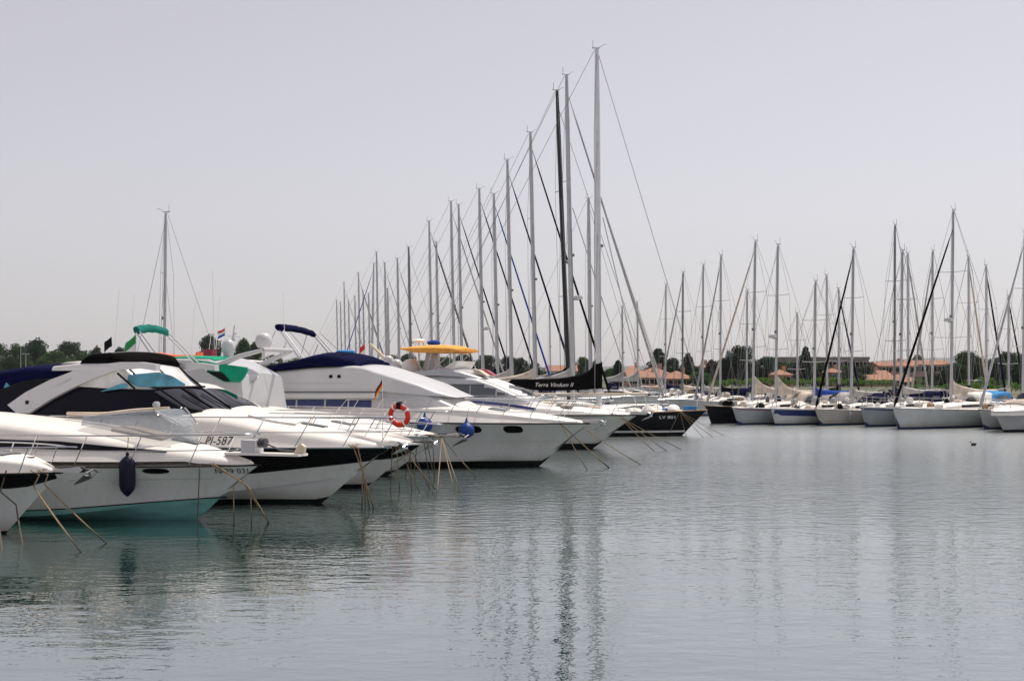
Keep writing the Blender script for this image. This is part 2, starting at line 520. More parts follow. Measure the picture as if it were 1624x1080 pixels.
# ------------------------------------------------------------------ hulls and bodies
class Hull:
    def __init__(s, L, B, zbow, zmid, zst, rake, draft=0.35, chine=0.5, entry=0.55, p=2.3, taper=0.93, flare=1.5, rnd=False):
        s.__dict__.update(dict(L=L, B=B, zbow=zbow, rake=rake, draft=draft, chine=chine, entry=entry, p=p, taper=taper, flare=flare, rnd=rnd))
        s._zg = interp([(0, zbow), (-L * 0.5, zmid), (-L, zst)])
        s.xc = -rake * (1 - chine)
    def yg(s, x):
        t = max(-x / s.L, 0)
        u = min(t / s.entry, 1)
        y = s.B / 2 * (1 - (1 - u) ** s.p)
        if t > s.entry: y *= 1 - (1 - s.taper) * ((t - s.entry) / (1 - s.entry)) ** 2
        return max(y, 0.015)
    def zg(s, x): return s._zg(x)
    def zk(s, x):
        r = max(-x, 0.0) / s.rake
        if r < 1: return s.zbow * (1 - r ** 1.08)
        return max(-s.draft, -s.zbow * (r - 1) * 0.9)
    def section(s, x, n=8):
        zk, zg, yg = s.zk(x), s.zg(x), s.yg(x)
        zk = min(zk, zg - 0.004)
        if s.rnd:
            t = min(-x / s.L / 0.45, 1)
            e = 1.25 + 0.9 * t
            return [(yg * (1 - (1 - q) ** e) ** (1 / e), zk + (zg - zk) * q) for q in [(i / n) ** 1.4 for i in range(n + 1)]]
        zc0 = s.chine * s.zbow
        u = min(max((s.xc - x) / (0.5 * s.L), 0), 1)
        zc = 0.06 + (zc0 - 0.06) * (1 - u) ** 1.8
        zc = min(max(zc, zk + 0.001), zg - 0.003)
        yc = yg * 0.9 * min(max((s.xc - x) / (0.30 * s.L), 0), 1) ** 0.75 if x < s.xc else 0.0
        e = 1 + (s.flare - 1) * (1 - min(-x / s.L / 0.6, 1))
        pts = [(0, zk), (yc * 0.5, zk + (zc - zk) * 0.5), (yc, zc)]
        m = n - 2
        for i in range(1, m + 1):
            q = i / m
            pts.append((yc + (yg - yc) * q ** e, zc + (zg - zc) * q))
        return pts
    def side(s, x, z):
        P = s.section(x)
        return float(np.interp(z, [p[1] for p in P], [p[0] for p in P]))
    def zchine(s, x): return s.section(x)[2][1]
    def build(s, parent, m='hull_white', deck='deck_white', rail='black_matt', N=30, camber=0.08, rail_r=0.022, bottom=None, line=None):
        xs = [-s.L * (i / N) ** 1.45 for i in range(N + 1)]
        def cut(x, upper):
            P = s.section(x)
            zs_, ys_ = [p[1] for p in P], [p[0] for p in P]
            zl = min(max(line(x), zs_[0] + 0.0005), zs_[-1] - 0.01) if line else zs_[0]
            kn = zs_[2] if not s.rnd else 0.5 * (zs_[0] + zl)
            if upper:
                a = max(kn, zl) if not s.rnd else zl + (zs_[-1] - zl) * 0.12
                Z = [zl, a] + [a + (zs_[-1] - a) * k / 6 for k in range(1, 7)]
            else:
                a = min(kn, zl)
                Z = [zs_[0], (zs_[0] + a) / 2, a, (a + zl) / 2, zl]
            return [(float(np.interp(z, zs_, ys_)), z) for z in Z]
        def skin(name, upper, m_):
            mb = MB()
            secs = [cut(x, upper) for x in xs]
            for sg in (-1, 1):
                mb.grid([[(x, sg * y, z) for y, z in S] for x, S in zip(xs, secs)], m_)
            S = secs[-1]
            mb.add([(xs[-1], y, z) for y, z in S] + [(xs[-1], -y, z) for y, z in reversed(S)], [tuple(range(2 * len(S)))], m_)
            return mb.build(name, parent, 28)
        h = skin('hull', True, m)
        if bottom: skin('bottom', False, bottom)
        md = MB()
        md.grid([[(x, s.yg(x) * q * 0.995, s.zg(x) - 0.012 + camber * min(s.yg(x), 1.0) * (1 - q * q)) for q in (-1, -0.8, -0.4, 0, 0.4, 0.8, 1)] for x in xs], deck)
        md.build('deck', parent, 40)
        if rail:
            mr = MB()
            for sg in (-1, 1):
                mr.tube([(x, sg * (s.yg(x) + 0.004), s.zg(x) - 0.01) for x in xs], rail_r, rail, 5)
            mr.build('rub_rail', parent, 60)
        return h

def patch(parent, name, surf, x0, x1, zb, zt, m, off=0.008, n=16, rows=3, sides=(-1, 1), smooth=60, lift=0.0):
    """a thin panel that lies proud on a curved side, between two height curves"""
    if x0 > x1: x0, x1 = x1, x0
    for sg in sides:
        mb = MB()
        G = []
        for i in range(n + 1):
            x = x0 + (x1 - x0) * i / n
            a, b = zb(x), zt(x)
            b = max(b, a + 0.002)
            row = [(x, sg * (surf(x, a) - 0.03), a)]
            row += [(x, sg * (surf(x, a + (b - a) * j / rows) + off), a + (b - a) * j / rows + lift) for j in range(rows + 1)]
            row += [(x, sg * (surf(x, b) - 0.03), b)]
            G.append(row)
        mb.grid(G, m)
        o = mb.build(name, parent, smooth)
    return o
def oval(xc, zc, rx, rz, e=2.5):
    def g(x, sg):
        t = min(abs((x - xc) / rx), 1)
        return zc + sg * rz * max(1 - t ** e, 0) ** (1 / e)
    return xc - rx, xc + rx, (lambda x: g(x, -1)), (lambda x: g(x, 1))

class Body:
    """a superstructure: length profile of its roof, half width along x, tumblehome and a rounded shoulder"""
    def __init__(s, top, zb, w, tumble=0.12, r=0.12, camber=0.06, smooth_top=True):
        s.zt = interp(top) if smooth_top else lin(top)
        s.zb = lin(zb) if isinstance(zb, list) else (lambda x: zb)
        s.w = interp(w) if isinstance(w, list) else (lambda x: w)
        s.tumble, s.r, s.camber = tumble, r, camber
        xs = [p[0] for p in top]
        s.x0, s.x1 = min(xs), max(xs)
        s.keys = xs
    def raw(s, x, z): return max(s.w(x) - s.tumble * (z - s.zb(x)), 0.01)
    def section(s, x):
        zb, zt = s.zb(x), max(s.zt(x), s.zb(x) + 0.01)
        r = min(s.r, 0.8 * (zt - zb), 0.6 * s.w(x))
        cam_ = min(s.camber, 0.3 * (zt - zb))
        ze = zt - cam_
        P = [(s.raw(x, zb), zb), (s.raw(x, (zb + ze - r) / 2), (zb + ze - r) / 2), (s.raw(x, ze - r), ze - r)]
        y1 = max(s.raw(x, ze - r) - r * (1 + 0.5 * s.tumble), 0.004)
        y0 = s.raw(x, ze - r)
        for k in range(1, 5):
            a = k / 4 * math.pi / 2
            P.append((y1 + (y0 - y1) * math.cos(a), ze - r + r * math.sin(a)))
        for q in (0.66, 0.33, 0.0):
            P.append((y1 * q, ze + cam_ * (1 - q * q)))
        return P
    def side(s, x, z):
        P = s.section(x)
        return float(np.interp(z, [p[1] for p in P], [p[0] for p in P]))
    def top(s, x, q):
        P = s.section(x); y1 = P[6][0]
        return y1 * q, P[6][1] + (P[9][1] - P[6][1]) * (1 - q * q)
    def build(s, name, parent, m, N=26, smooth=38, bottom=False):
        mb = MB()
        xs = sorted(set([s.x0 + (s.x1 - s.x0) * i / N for i in range(N + 1)] + s.keys))
        G = []
        for x in xs:
            P = s.section(x)
            G.append([(x, -y, z) for y, z in P] + [(x, y, z) for y, z in reversed(P[:-1])])
        mb.grid(G, m)
        n = len(G[0])
        mb.add(G[0], [tuple(range(n))], m)
        mb.add(G[-1], [tuple(range(n))], m)
        if bottom:
            mb.grid([[row[0], row[-1]] for row in G], m)
        return mb.build(name, parent, smooth)
    def top_patch(s, name, parent, x0, x1, q0, q1, m, off=0.008, n=10):
        mb = MB()
        G = []
        if x0 > x1: x0, x1 = x1, x0
        for i in range(n + 1):
            x = x0 + (x1 - x0) * i / n
            row = []
            for j in range(7):
                y, z = s.top(x, q0 + (q1 - q0) * j / 6)
                row.append((x, y, z + off))
            G.append(row)
        low = [[(p[0], p[1], p[2] - off - 0.02) for p in row] for row in G]
        mb.grid(G, m)
        mb.grid([G[0], low[0]], m); mb.grid([G[-1], low[-1]], m)
        mb.grid([[r[0] for r in G], [r[0] for r in low]], m); mb.grid([[r[-1] for r in G], [r[-1] for r in low]], m)
        return mb.build(name, parent, 40)

def text_on(parent, name, s, surf, x, z, h, m, width=None, shear=0.0, sides=(-1,), off=0.012, mirror=False):
    """flat lettering laid on a curved side; x is the aft end of the line as read on the starboard side"""
    cu = bpy.data.curves.new(name, 'FONT')
    cu.body = s
    cu.size = 1.0
    cu.shear = shear
    cu.resolution_u = 3
    t = bpy.data.objects.new(name, cu)
    COL.objects.link(t)
    dg = bpy.context.evaluated_depsgraph_get()
    me = bpy.data.meshes.new_from_object(t.evaluated_get(dg))
    bpy.data.objects.remove(t, do_unlink=True)
    co = np.array([v.co[:] for v in me.vertices])
    sx = h / 0.7
    if width: sx = width / (co[:, 0].max() - co[:, 0].min())
    for v, c in zip(me.vertices, co):
        X, Z = x + (c[0] - co[:, 0].min()) * sx * (-1 if mirror else 1), z + c[1] * h / 0.7
        y = surf(X, Z) + off
        v.co = (X, y if mirror else -y, Z)
    me.materials.clear()
    me.materials.append(MATS[m])
    me.polygons.foreach_set('material_index', [0] * len(me.polygons))
    return obj(name, me, parent)

def rails(parent, H, x_aft, h=0.62, n=7, inset=0.07, mid=True, lean=0.18, nose=0.22, m='chrome', x_fwd=0.0, r=0.016, h_aft=None):
    lean *= 1.25
    def base(x, sg): return Vector((x, sg * max(H.yg(x) - inset, 0.02), H.zg(x)))
    hh = lambda x: h if h_aft is None else h_aft + (h - h_aft) * min(1, (x - x_aft) / (0.35 * (x_fwd - x_aft)))
    xs = [x_aft + (x_fwd - 0.12 - x_aft) * i / 18 for i in range(19)]
    for nm, k in (('guard_rail', 1.0),) + ((('lower_rail', 0.5),) if mid else ()):
        mb = MB()
        P = [base(x, -1) + Vector((lean * k, 0, hh(x) * k)) for x in xs]
        P += [Vector((x_fwd + nose * k + lean * k * 0.6, 0, H.zg(0) + hh(0) * k))]
        P += [base(x, 1) + Vector((lean * k, 0, hh(x) * k)) for x in reversed(xs)]
        if k == 1.0: P = [base(x_aft - 0.1, -1)] + P + [base(x_aft - 0.1, 1)]
        mb.tube(P, r if k == 1 else r * 0.7, m, 6)
        mb.build(nm, parent, 60)
    for i in range(n):
        x = x_aft + (x_fwd - 0.25 - x_aft) * (i + 0.5) / n
        for sg in (-1, 1):
            a = base(x, sg)
            MB().tube([a + Vector((0, 0, -0.02)), a + Vector((lean, 0, hh(x)))], r * 0.85, m, 5).build('stanchion', parent, 60)

def anchor(parent, x, z, k=1.0, m='galvanised'):
    # bow roller with a plough anchor stowed in it
    a = MB()
    for sg in (-1, 1):
        a.prism([(x - 0.40 * k, z), (x + 0.20 * k, z), (x + 0.26 * k, z + 0.05 * k), (x + 0.18 * k, z + 0.10 * k), (x - 0.30 * k, z + 0.05 * k)], sg * 0.06 * k - 0.008, sg * 0.06 * k + 0.008, 'chrome')
    a.lathe([(0.035 * k, -0.05 * k), (0.025 * k, 0), (0.035 * k, 0.05 * k)], (x + 0.19 * k, 0, z + 0.03 * k), 'black_matt', 10, 'y')
    a.build('bow_roller', parent, 40)
    b = MB()
    b.tube([(x - 0.35 * k, 0, z + 0.075 * k), (x + 0.20 * k, 0, z + 0.085 * k), (x + 0.33 * k, 0, z + 0.04 * k), (x + 0.38 * k, 0, z - 0.07 * k)], [0.016 * k, 0.024 * k, 0.026 * k, 0.022 * k], m, 6)
    for sg in (-1, 1):
        T, S0, W, Bk = (x + 0.03 * k, 0, z - 0.20 * k), (x + 0.42 * k, sg * 0.012, z - 0.05 * k), (x + 0.36 * k, sg * 0.15 * k, z - 0.02 * k), (x + 0.22 * k, sg * 0.11 * k, z - 0.12 * k)
        lo = lambda p: (p[0] + 0.015, p[1], p[2] - 0.018)
        P = [T, S0, W, Bk]
        b.add(P + [lo(p) for p in P], [(0, 1, 2, 3), (7, 6, 5, 4), (0, 4, 5, 1), (1, 5, 6, 2), (2, 6, 7, 3), (3, 7, 4, 0)], m)
    b.tube([(x + 0.40 * k, -0.16 * k, z + 0.0 * k), (x + 0.43 * k, 0, z + 0.06 * k), (x + 0.40 * k, 0.16 * k, z + 0.0 * k)], 0.012 * k, m, 5)
    b.build('anchor', parent, 40)

def flag(parent, x, y, z, w, h, mats_, staff=None, droop=0.5, d=-1):
    if staff:
        MB().tube([(x, y, staff), (x, y, z + 0.06)], 0.012, 'white_paint', 5).build('flagstaff', parent, 60)
    mb = MB()
    n = 8
    k = len(mats_)
    for b, m in enumerate(mats_):
        G = []
        for i in range(n + 1):
            t = i / n
            row = []
            for j in (0, 1):
                v = (b + j) / k
                row.append((x + d * w * t * (1 - 0.25 * droop), y + 0.08 * w * math.sin(t * 7 + v), z - h * v - droop * w * 0.7 * t ** 1.3 + 0.04 * w * math.sin(t * 9)))
            G.append(row)
        mb.grid(G, m)
    return mb.build('flag', parent, 60)

def hbar(parent, name, pts, r, m, n=6): return MB().tube(pts, r, m, n).build(name, parent, 60)

def cleat(parent, H, x, sg, m='chrome'):
    y = sg * max(H.yg(x) - 0.14, 0.05); z = H.zg(x) + 0.01
    MB().tube([(x - 0.12, y, z + 0.05), (x - 0.04, y, z + 0.06), (x + 0.04, y, z + 0.06), (x + 0.12, y, z + 0.05)], 0.013, m, 5).box(x - 0.04, x + 0.04, y - 0.015, y + 0.015, z - 0.02, z + 0.05, m).build('cleat', parent, 40)

def mooring(fr, x, y, z, run, side, label, r=0.013, m='rope', via=None, sag=0.12, grp=None):
    """a rope from a cleat over the side down into the water; run metres ahead of the bow, side metres abeam"""
    P = [Vector((x, y, z))]
    if via: P += [Vector(v) for v in via]
    a = P[-1]
    b = Vector((a.x + run, a.y + side, -0.25))
    for i in range(1, 9):
        t = i / 8
        p = a.lerp(b, t); p.z -= sag * math.sin(math.pi * t)
        P.append(p)
    W = [Vector(fr.world(*p)) for p in P]
    o0 = W[0].copy()
    o = MB().tube([w - o0 for w in W], r, m, 5).build('mooring_line', None, 60)
    o.location = o0
    tag(o, label, 'rope', grp or ('mooring ropes at ' + label.split(' from ')[-1][:40]))
    return o

def mooring_px(fr, P, px, py, label, r=0.013, m='rope', sag=0.03):
    # rope through points P (boat frame) to the place where it meets the water
    d = EYE * F / (py - YH)
    W = [Vector(fr.world(*p)) for p in P]
    a, e = W[-1], Vector((wx(px, d), d, 0))
    e = e + (e - a).normalized() * 0.3
    for i in range(1, 9):
        t = i / 8
        p = a.lerp(e, t); p.z -= sag * math.sin(math.pi * t)
        W.append(p)
    o0 = W[0].copy()
    o = MB().tube([w - o0 for w in W], r, m, 6).build('mooring_line', None, 60)
    o.location = o0
    return tag(o, label, 'rope', 'mooring ropes at ' + label.split(' from ')[-1][:40])

# ================================================================== SETTING
def sheet(name, poly, z, m, depth=None, kind='structure'):
    mb = MB()
    n = len(poly)
    mb.add([(x, y, z) for x, y in poly], [tuple(range(n))], m)
    if depth:
        for i in range(n):
            a, b = poly[i], poly[(i + 1) % n]
            mb.add([(a[0], a[1], z), (b[0], b[1], z), (b[0], b[1], z - depth), (a[0], a[1], z - depth)], [(0, 1, 2, 3)], m)
    o = mb.build(name, None, 0)
    tag(o, kind=kind)
    return o
sheet('water', [(-7000, -300), (7000, -300), (7000, 9000), (-7000, 9000)], 0.0, 'water')
mat('ground', (0.09, 0.10, 0.05), 0.95, var=0.4, scale=0.3, bump=0.4)
sheet('shore_ground', [(900, 78), (62, 98), (42, 112), (33, 168), (12, 182), (-6, 335), (-80, 345), (-150, 300), (-900, 260), (-3000, 3000), (-2500, 4500), (2500, 4500), (3000, 2000)], 0.9, 'ground', 2.5)
# stone quay edge along the near shore
q = MB()
edge = [(900, 78), (62, 98), (42, 112), (33, 168), (12, 182), (-6, 335), (-80, 345), (-150, 300), (-900, 260)]
for (a, b) in zip(edge, edge[1:]):
    d = Vector((b[0] - a[0], b[1] - a[1], 0)); nrm = Vector((d.y, -d.x, 0)).normalized() * 0.6
    q.add([(a[0] + nrm.x * s_, a[1] + nrm.y * s_, z) for z in (-1.0, 1.05) for s_ in (-1, 1)] + [(b[0] + nrm.x * s_, b[1] + nrm.y * s_, z) for z in (-1.0, 1.05) for s_ in (-1, 1)],
          [(0, 1, 5, 4), (2, 6, 7, 3), (0, 4, 6, 2), (1, 3, 7, 5), (0, 2, 3, 1), (4, 5, 7, 6)], 'concrete')
tag(q.build('quay_edge', None, 0), kind='structure')
def jetty(a, b, w=2.4):
    A, B_ = Vector((*a, 0)), Vector((*b, 0))
    d = (B_ - A); n = int(d.length / 10); d.normalize()
    o = empty('jetty', A, math.atan2(d.y, d.x)); tag(o, kind='structure')
    for i in range(n):
        MB().box(i * 10 + 0.03, i * 10 + 9.97, -w / 2, w / 2, -0.3, 0.55, 'concrete').build('pontoon', o, 0)
jetty((-24, 14), (-4.5, 66))
jetty((-6.5, 66), (-52, 290))
jetty((17, 86), (46, 66))
# far hills beyond the gulf, fading in the air
def hills():
    mb = MB()
    mat('hill', (0.06, 0.08, 0.09), 0.95, var=0.3, scale=0.004)
    for (y0, amp, seed) in ((5200, 150, 3.0), (6400, 210, 9.0)):
        G = []
        for i in range(121):
            x = -5200 + 10400 * i / 120
            h = 18 + amp * max(0, noise.noise((x * 0.0007 + seed, seed, 0)) * 0.9 + 0.25) * (0.4 + 0.6 * abs(math.sin(x * 0.0004 + seed)))
            h *= 0.55
            G.append([(x, y0 - 500, -2), (x, y0 - 150, h * 0.55), (x, y0, h), (x, y0 + 500, -2)])
        mb.grid(G, 'hill')
    o = mb.build('hills', None, 60)
    tag(o, kind='structure')
hills()

# ================================================================== MOTOR BOATS
YAW = R(20)
def motor(name, label, px, d, yaw=YAW, group='motor boats moored bow out along the jetty', th=None):
    fr = Frame(px, d, -yaw if th is None else th)
    root = thing(name, label, 'boat', (fr.X, fr.Y, 0), fr.th, group)
    return fr, root
def on_trunk(fr, H, body_pts, dy=0.14): pass
def wtrunk(H, xs, dy, wmax=9): return [(x, min(max(H.yg(x) - dy, 0.05), wmax)) for x in xs]
def span(a, b, n=12): return [a + (b - a) * i / n for i in range(n + 1)]

def fender(fr, x, y, z, r, L, m, label, rope_to, kind='long', grp='fenders hanging on the motor boats'):
    w = fr.world(x, y, z)
    o = thing('fender', label, 'fender', w, fr.th, grp)
    mb = MB()
    if kind == 'long':
        prof = [(0.02, 0), (r * 0.45, L * 0.06), (r * 0.85, L * 0.16), (r, L * 0.26), (r, L * 0.78), (r * 0.9, L * 0.87), (r * 0.5, L * 0.95), (0.03, L)]
    else:
        prof = [(0.03, 0)] + [(r * math.sin(math.pi * k / 10), L * 0.42 * (1 - math.cos(math.pi * k / 10))) for k in range(1, 9)] + [(r * 0.28, L * 0.86), (r * 0.16, L * 0.95), (0.03, L)]
    mb.lathe(prof, (0, 0, 0), m, 16)
    mb.build('bladder', o, 60)
    MB().lathe([(0.03, L - 0.01), (0.035, L + 0.04), (0.02, L + 0.07)], (0, 0, 0), m, 8).build('eye', o, 60)
    MB().tube([(0, 0, L + 0.04), (0, -(y + 0) * 0 + (rope_to[1] - y) * 0.5, (L + rope_to[2] - z) / 2 + 0.05), (rope_to[0] - x, rope_to[1] - y, rope_to[2] - z)], 0.008, 'rope_dark', 5).build('lanyard', o, 60)

# ---- small white boat with a black band, cut by the frame
def boat_black_band():
    fr, r = motor('motor_boat', 'small white motor boat with wide black band under its deck edge', 98, 24.6)
    H = Hull(7.5, 2.6, wz(749, 24.6), 1.22, 1.1, 1.35, 0.3, 0.45, 0.5, 2.4)
    H.build(r, rail='black_matt', bottom='antifoul_black', line=lambda x: 0.05)
    patch(r, 'hull_band', H.side, -5.5, -0.12, lin([(-5.5, 0.88), (-0.75, 0.93), (-0.12, H.zg(-0.1) - 0.12)]), lambda x: H.zg(x) - 0.03, 'black_gloss', 0.008, 20)
    xs = span(-5.0, -0.08)
    b = Body(fr.lps([(90, 742), (70, 731), (30, 722), (-40, 716), (-120, 712), (-250, 712)]), [(x, H.zg(x) - 0.03) for x in span(-6.5, 0, 16)], wtrunk(H, span(-6.5, 0, 20), 0.09), 0.35, 0.10, 0.05)
    b.build('foredeck', r, 'deck_white')
    b.top_patch('hatch', r, -1.75, -1.2, -0.5, 0.5, 'glass_grey', 0.03)
    rails(r, H, -4.5, 0.5, 5, mid=False)
    anchor(r, 0.25, H.zg(0) + 0.01, 1.15)
    for x in (-0.35,):
        for sg in (-1, 1): cleat(r, H, x, sg)
    MB().lathe([(0.09, 0), (0.10, 0.05), (0.07, 0.10), (0.08, 0.14)], (-0.75, 0, H.zg(-0.75) + 0.15), 'galvanised', 10).build('windlass', r, 50)
    lab = 'tan mooring rope slanting into the water from the black-banded small boat'
    z = 1.0
    z1 = H.zg(0)
    mooring_px(fr, [(-0.5, -0.30, z1 + 0.05), (-0.30, -0.28, z1 - 0.04), (-0.42, -0.30, 0.98)], 130, 876, lab, 0.016)
    mooring_px(fr, [(-0.4, -0.20, z1 + 0.05), (-0.18, -0.18, z1 - 0.04), (-0.26, -0.18, 1.02)], 171, 862, lab, 0.016)
    mooring_px(fr, [(-0.9, -0.5, z1 + 0.05), (-0.9, -0.66, 0.9), (-0.80, -0.35, 0.62)], 36, 864, lab, 0.016, 'rope_dark')
    mooring_px(fr, [(-1.3, -0.7, z1 + 0.05), (-1.3, -0.86, 0.9), (-1.1, -0.5, 0.45)], 3, 872, lab, 0.016, 'rope_dark')
boat_black_band()

# ---- white cruiser with turquoise water light painted on its bottom
def boat_turquoise():
    d = 26.9
    fr, r = motor('motor_cruiser', 'white express cruiser with bow platform, turquoise water reflection painted on its bottom', 412, d)
    H = Hull(10.5, 3.3, wz(737, d), 1.18, 1.15, 1.55, 0.35, 0.52, 0.55, 2.3)
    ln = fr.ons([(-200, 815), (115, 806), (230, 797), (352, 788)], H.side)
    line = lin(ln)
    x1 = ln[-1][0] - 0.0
    H.build(r, rail='black_matt', rail_r=0.018, bottom='teal_water_light', line=line, N=40)
    patch(r, 'waterline_stripe', H.side, -10.4, x1 + 0.12, lambda x: line(x) - 0.012, lambda x: line(x) + 0.012, 'black_matt', 0.012, 26, 1)
    patch(r, 'mould_line', H.side, -10.4, -0.75, lambda x: H.zg(x) - 0.30, lambda x: H.zg(x) - 0.285, 'gelcoat_grey', 0.006, 26, 1)
    xs = span(-10.4, -0.1, 24)
    b = Body(fr.lps([(398, 730), (330, 707), (250, 689), (160, 672), (60, 660), (-20, 652), (-120, 648), (-240, 648)]), [(x, H.zg(x) + 0.10 * min(1, max(0, -x - 0.3))) for x in xs], wtrunk(H, xs, 0.06), 0.70, 0.22, 0.12)
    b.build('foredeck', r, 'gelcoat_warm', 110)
    up = lin(fr.ons([(-200, 696), (0, 698), (93, 701), (175, 709), (266, 716)], b.side)); lo = lin(fr.ons([(-200, 710), (0, 711), (117, 714), (266, 718)], b.side))
    patch(r, 'cabin_window', b.side, fr.on(-200, 700, b.side)[0], fr.on(265, 716, b.side)[0], lo, up, 'black_gloss', 0.018, 70, 5, lift=0.022)
    b.top_patch('deck_hatch', r, fr.lx(300) - 0.3, fr.lx(300) + 0.3, -0.35, 0.35, 'glass_grey', 0.03)
    b.top_patch('sun_pad', r, fr.lx(200), fr.lx(275), -0.6, 0.6, 'cream_canvas', 0.05)
    # low wrap-round windscreen
    wtop = fr.lps([(300, 674), (285, 663), (268, 648), (215, 651), (165, 657)])
    xa, xb = wtop[-1][0], wtop[0][0]
    w = Body(wtop, [(x, b.zt(x) + 0.0) for x in span(xa, xb, 10)], [(xb, 0.25), (xb - 0.2, 0.55), (xb - 0.5, 0.72), (xa, 0.78)], 0.3, 0.03, 0.03, False)
    w.build('windscreen', r, 'glass_screen', 20)
    for sg in (-1, 1):
        hbar(r, 'windscreen_rail', [(x, sg * (w.side(x, w.zt(x)) + 0.01), w.zt(x) + 0.01) for x in span(xa - 1.0, wtop[2][0], 10)], 0.035, 'cream')
        hbar(r, 'windscreen_post', [(wtop[2][0], sg * 0.6, wtop[2][1]), (xb, sg * 0.3, wtop[0][1] + 0.03)], 0.022, 'chrome')
    # spotlight on the screen frame
    MB().lathe([(0.03, -0.05), (0.07, 0.0), (0.07, 0.08), (0.02, 0.09)], (wtop[2][0], -0.5, wtop[2][1] + 0.10), 'gelcoat_grey', 10, 'x').build('searchlight', r, 50)
    rails(r, H, -9.0, 0.66, 7, inset=0.08, lean=0.28, x_fwd=-0.5, nose=0.3)
    # windlass housing and bow platform with anchor roller
    z0 = H.zg(0)
    z0 += 0.11
    MB().box(-0.75, 1.05, -0.20, 0.20, z0 + 0.10, z0 + 0.15, 'gelcoat_warm').build('bow_platform', r, 0)
    m_ = MB(); m_.box(-0.36, -0.01, -0.17, 0.17, z0 + 0.151, z0 + 0.42, 'gelcoat'); m_.build('windlass_housing', r, 0)
    MB().lathe([(0.10, -0.05), (0.11, 0.0), (0.07, 0.03), (0.11, 0.06), (0.10, 0.11)], (0.05, 0, z0 + 0.36), 'galvanised', 12, 'x').build('windlass_drum', r, 50)
    MB().prism([(0.85, z0 + 0.151), (1.08, z0 + 0.151), (1.10, z0 + 0.30), (1.02, z0 + 0.36), (0.93, z0 + 0.30)], -0.05, 0.05, 'cream').build('anchor_roller', r, 30)
    hbar(r, 'anchor_chain', [(0.0, 0, z0 + 0.40), (0.5, 0, z0 + 0.22), (0.95, 0, z0 + 0.20)], 0.018, 'galvanised')
    z0 -= 0.11
    zo = fr.on(247, 747, H.side)
    a0, a1, f0, f1 = oval(zo[0], zo[1], 0.26, 0.06)
    patch(r, 'porthole', H.side, a0, a1, f0, f1, 'black_gloss', 0.010, 18)
    t0 = fr.on(343, 751, H.side)
    text_on(r, 'registration', 'N-29 031', H.side, t0[0], t0[1], 0.11, 'print_black', width=0.62, shear=0.25)
    for x in (-0.9, -5.2):
        for sg in (-1, 1): cleat(r, H, x, sg)
    xf, zf = fr.on(202, 787, lambda x, z: H.side(x, 0.9) + 0.17)
    yf = -(H.side(xf, 0.9) + 0.17)
    fender(fr, xf, yf, zf, 0.17, 0.86, 'rubber_navy', 'long navy fender hanging on the turquoise-lit cruiser', (xf, -(H.yg(xf) - 0.08), H.zg(xf) + 0.62))
    lab = 'tan mooring rope running into the water from the turquoise-lit cruiser'
    y0 = lambda x: -(H.yg(x) - 0.14)
    k1 = fr.lp(392, 770, -0.65); k2 = fr.lp(385, 763, -0.35)
    mooring_px(fr, [(-0.9, y0(-0.9), z0 + 0.06), (-0.80, y0(-0.8) - 0.17, z0 + 0.02), (k1[0], -0.65, k1[1])], 427, 827, lab, 0.018, sag=0.02)
    mooring_px(fr, [(-0.95, y0(-0.95), z0 + 0.06), (-0.86, y0(-0.86) - 0.17, z0 + 0.02), (k2[0], -0.35, k2[1])], 428, 829, lab, 0.016, sag=0.02)
    mooring(fr, -0.25, -0.62, 0.80, 0.02, -0.02, lab, sag=0)
    mooring(fr, 0.15, -0.60, 0.60, 0.02, 0.0, lab, sag=0)
    mooring(fr, -1.05, y0(-1.05), z0 + 0.05, 0.0, -0.1, lab, m='rope_dark', via=[(-1.05, y0(-1.05) - 0.2, z0 - 0.02)], sag=0)
boat_turquoise()

